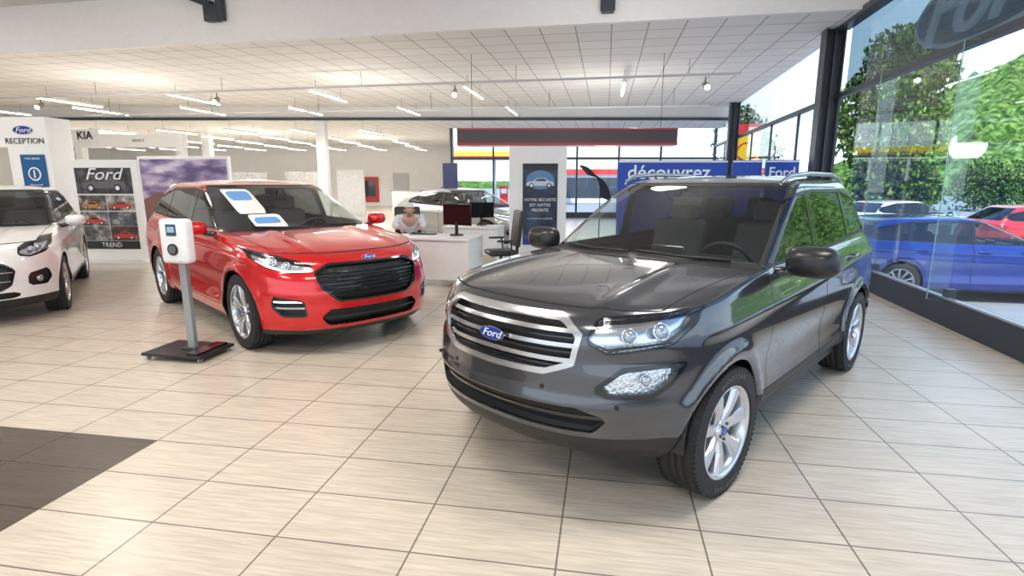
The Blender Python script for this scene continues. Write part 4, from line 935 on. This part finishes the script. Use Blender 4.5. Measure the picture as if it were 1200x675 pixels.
tree((15.0,22.5,-.46),8.2,4.6,LM1,11000); tree((25.5,36,-.46),3.2,4.0,LM2,3500); tree((32.5,38,-.46),3.0,4.2,LM2,3000); tree((41,43,-.46),3.4,4.6,LM1,3000); tree((15.0,36,-.46),6.5,4.5,LM1,3500); tree((39,35,-.46),3.0,4.2,LM2,3000)
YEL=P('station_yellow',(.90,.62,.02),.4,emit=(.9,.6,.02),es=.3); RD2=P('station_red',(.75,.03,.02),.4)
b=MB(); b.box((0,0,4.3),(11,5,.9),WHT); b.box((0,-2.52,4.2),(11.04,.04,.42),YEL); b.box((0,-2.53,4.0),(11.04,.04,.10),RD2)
for x in(-4,0,4): b.cyl((x,0,1.9),.15,3.9,WHT,'z',12)
for x in(-4,0,4): b.box((x+.8,0,.8),(.7,.5,1.7),RD2,bev=.03); b.box((x+.8,-.26,1.2),(.5,.02,.4),WHT)
b.done('fuel_station',loc=(-1.5,48,-.46),label='fuel station canopy with yellow and red stripe and pumps',cat='fuel station')
b=MB(); b.box((0,0,2.7),(1.5,.3,4.4),RD2,bev=.03); b.box((0,-.17,3.5),(1.3,.02,1.7),YEL); fan=[(0,-.55)]+[(.55*math.sin(a),.55*math.cos(a)-.05) for a in np.linspace(-1.9,1.9,15)]
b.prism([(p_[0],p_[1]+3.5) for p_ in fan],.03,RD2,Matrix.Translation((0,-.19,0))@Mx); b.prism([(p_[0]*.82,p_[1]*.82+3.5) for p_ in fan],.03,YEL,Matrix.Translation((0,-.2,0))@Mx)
b.cyl((0,0,.4),.12,1.1,SIL,'z',10); b.done('pylon_sign',loc=(12.0,29,-.46),label='tall red and yellow fuel station pylon sign',cat='sign')
b=MB(); b.box((0,0,1.5),(9,4,3.0),WALL); b.box((0,-2.02,1.4),(6,.04,1.9),P('dark_glazing',(.05,.07,.09),.15)); b.box((0,-2.1,2.9),(9.2,.3,.5),RD2); b.done('shop_building',loc=(8.2,55,-.46),label='low white station shop with dark glazing',cat='building')

# ============================ lights, world, camera ============================
w=bpy.data.worlds.new('w'); SC.world=w; w.use_nodes=True; nt=w.node_tree; bg=nt.nodes['Background']
tc=nt.nodes.new('ShaderNodeTexCoord'); s=nt.nodes.new('ShaderNodeSeparateXYZ'); r=nt.nodes.new('ShaderNodeValToRGB'); nt.links.new(tc.outputs['Generated'],s.inputs[0]); nt.links.new(s.outputs[2],r.inputs[0]); nt.links.new(r.outputs[0],bg.inputs[0])
e=r.color_ramp.elements; e[0].position=0;e[0].color=(.90,.95,1,1); e[1].position=.8;e[1].color=(.28,.50,.95,1); x=e.new(.25); x.color=(.64,.82,1,1)
bg.inputs[1].default_value=2.1
def light(name,typ,loc,en,col=(1,1,1),**k):
    l=bpy.data.lights.new(name,typ); l.energy=en; l.color=col
    for a_,v_ in k.items(): setattr(l,a_,v_)
    o=bpy.data.objects.new(name,l); COL.objects.link(o); o.location=loc; return o
sn=light('sun','SUN',(0,0,30),5.0,(1,.95,.86),angle=.02); sn.rotation_euler=Vector((.35,.65,-.95)).to_track_quat('-Z','Y').to_euler()
for (x,y) in((-6,-2),(-1,-2),(-7,3.5),(-2,3),(2.2,2.5),(-12,3),(-12,8)):
    light('ceiling_light','AREA',(x,y,5.0),135,(1,.95,.87),shape='RECTANGLE',size=1.8,size_y=1.2)
for (x,y) in((-9,14),(-3,14),(3,13.5),(-15,15),(-6,19),(1,19)):
    light('track_light','SPOT',(x,y,3.75),380,(1,.96,.90),shadow_soft_size=.10,spot_size=math.radians(150),spot_blend=.6)
for (x,y) in((-20,23),(-13,24),(-7,25),(-18,30),(-10,31)):
    light('tube_light','SPOT',(x,y,3.4),480,(1,.97,.92),shadow_soft_size=.10,spot_size=math.radians(155),spot_blend=.6)
for (x,y,z,p_) in((-10,15,2.4,110),(-4,15,2.4,110),(2.5,15,2.4,90),(-6,7.5,3.9,70),(1.5,7.3,3.9,60),(-14,9,3.9,60),(-12,26,2.2,130),(-7,29,2.2,110),(-19,26,2.2,110)):
    light('fill_light','POINT',(x,y,z),p_,(1,.96,.90),shadow_soft_size=.35)  # added fill lamps without fixtures, put in to brighten ceilings and bulkhead
cam=bpy.data.cameras.new('camera'); co=bpy.data.objects.new('camera',cam); COL.objects.link(co); co.location=(0,0,1.6); co.rotation_euler=(math.radians(90-11.1),0,0); cam.sensor_width=36; cam.lens=19.2; cam.clip_end=2000; SC.camera=co
SC.view_settings.view_transform='Standard'
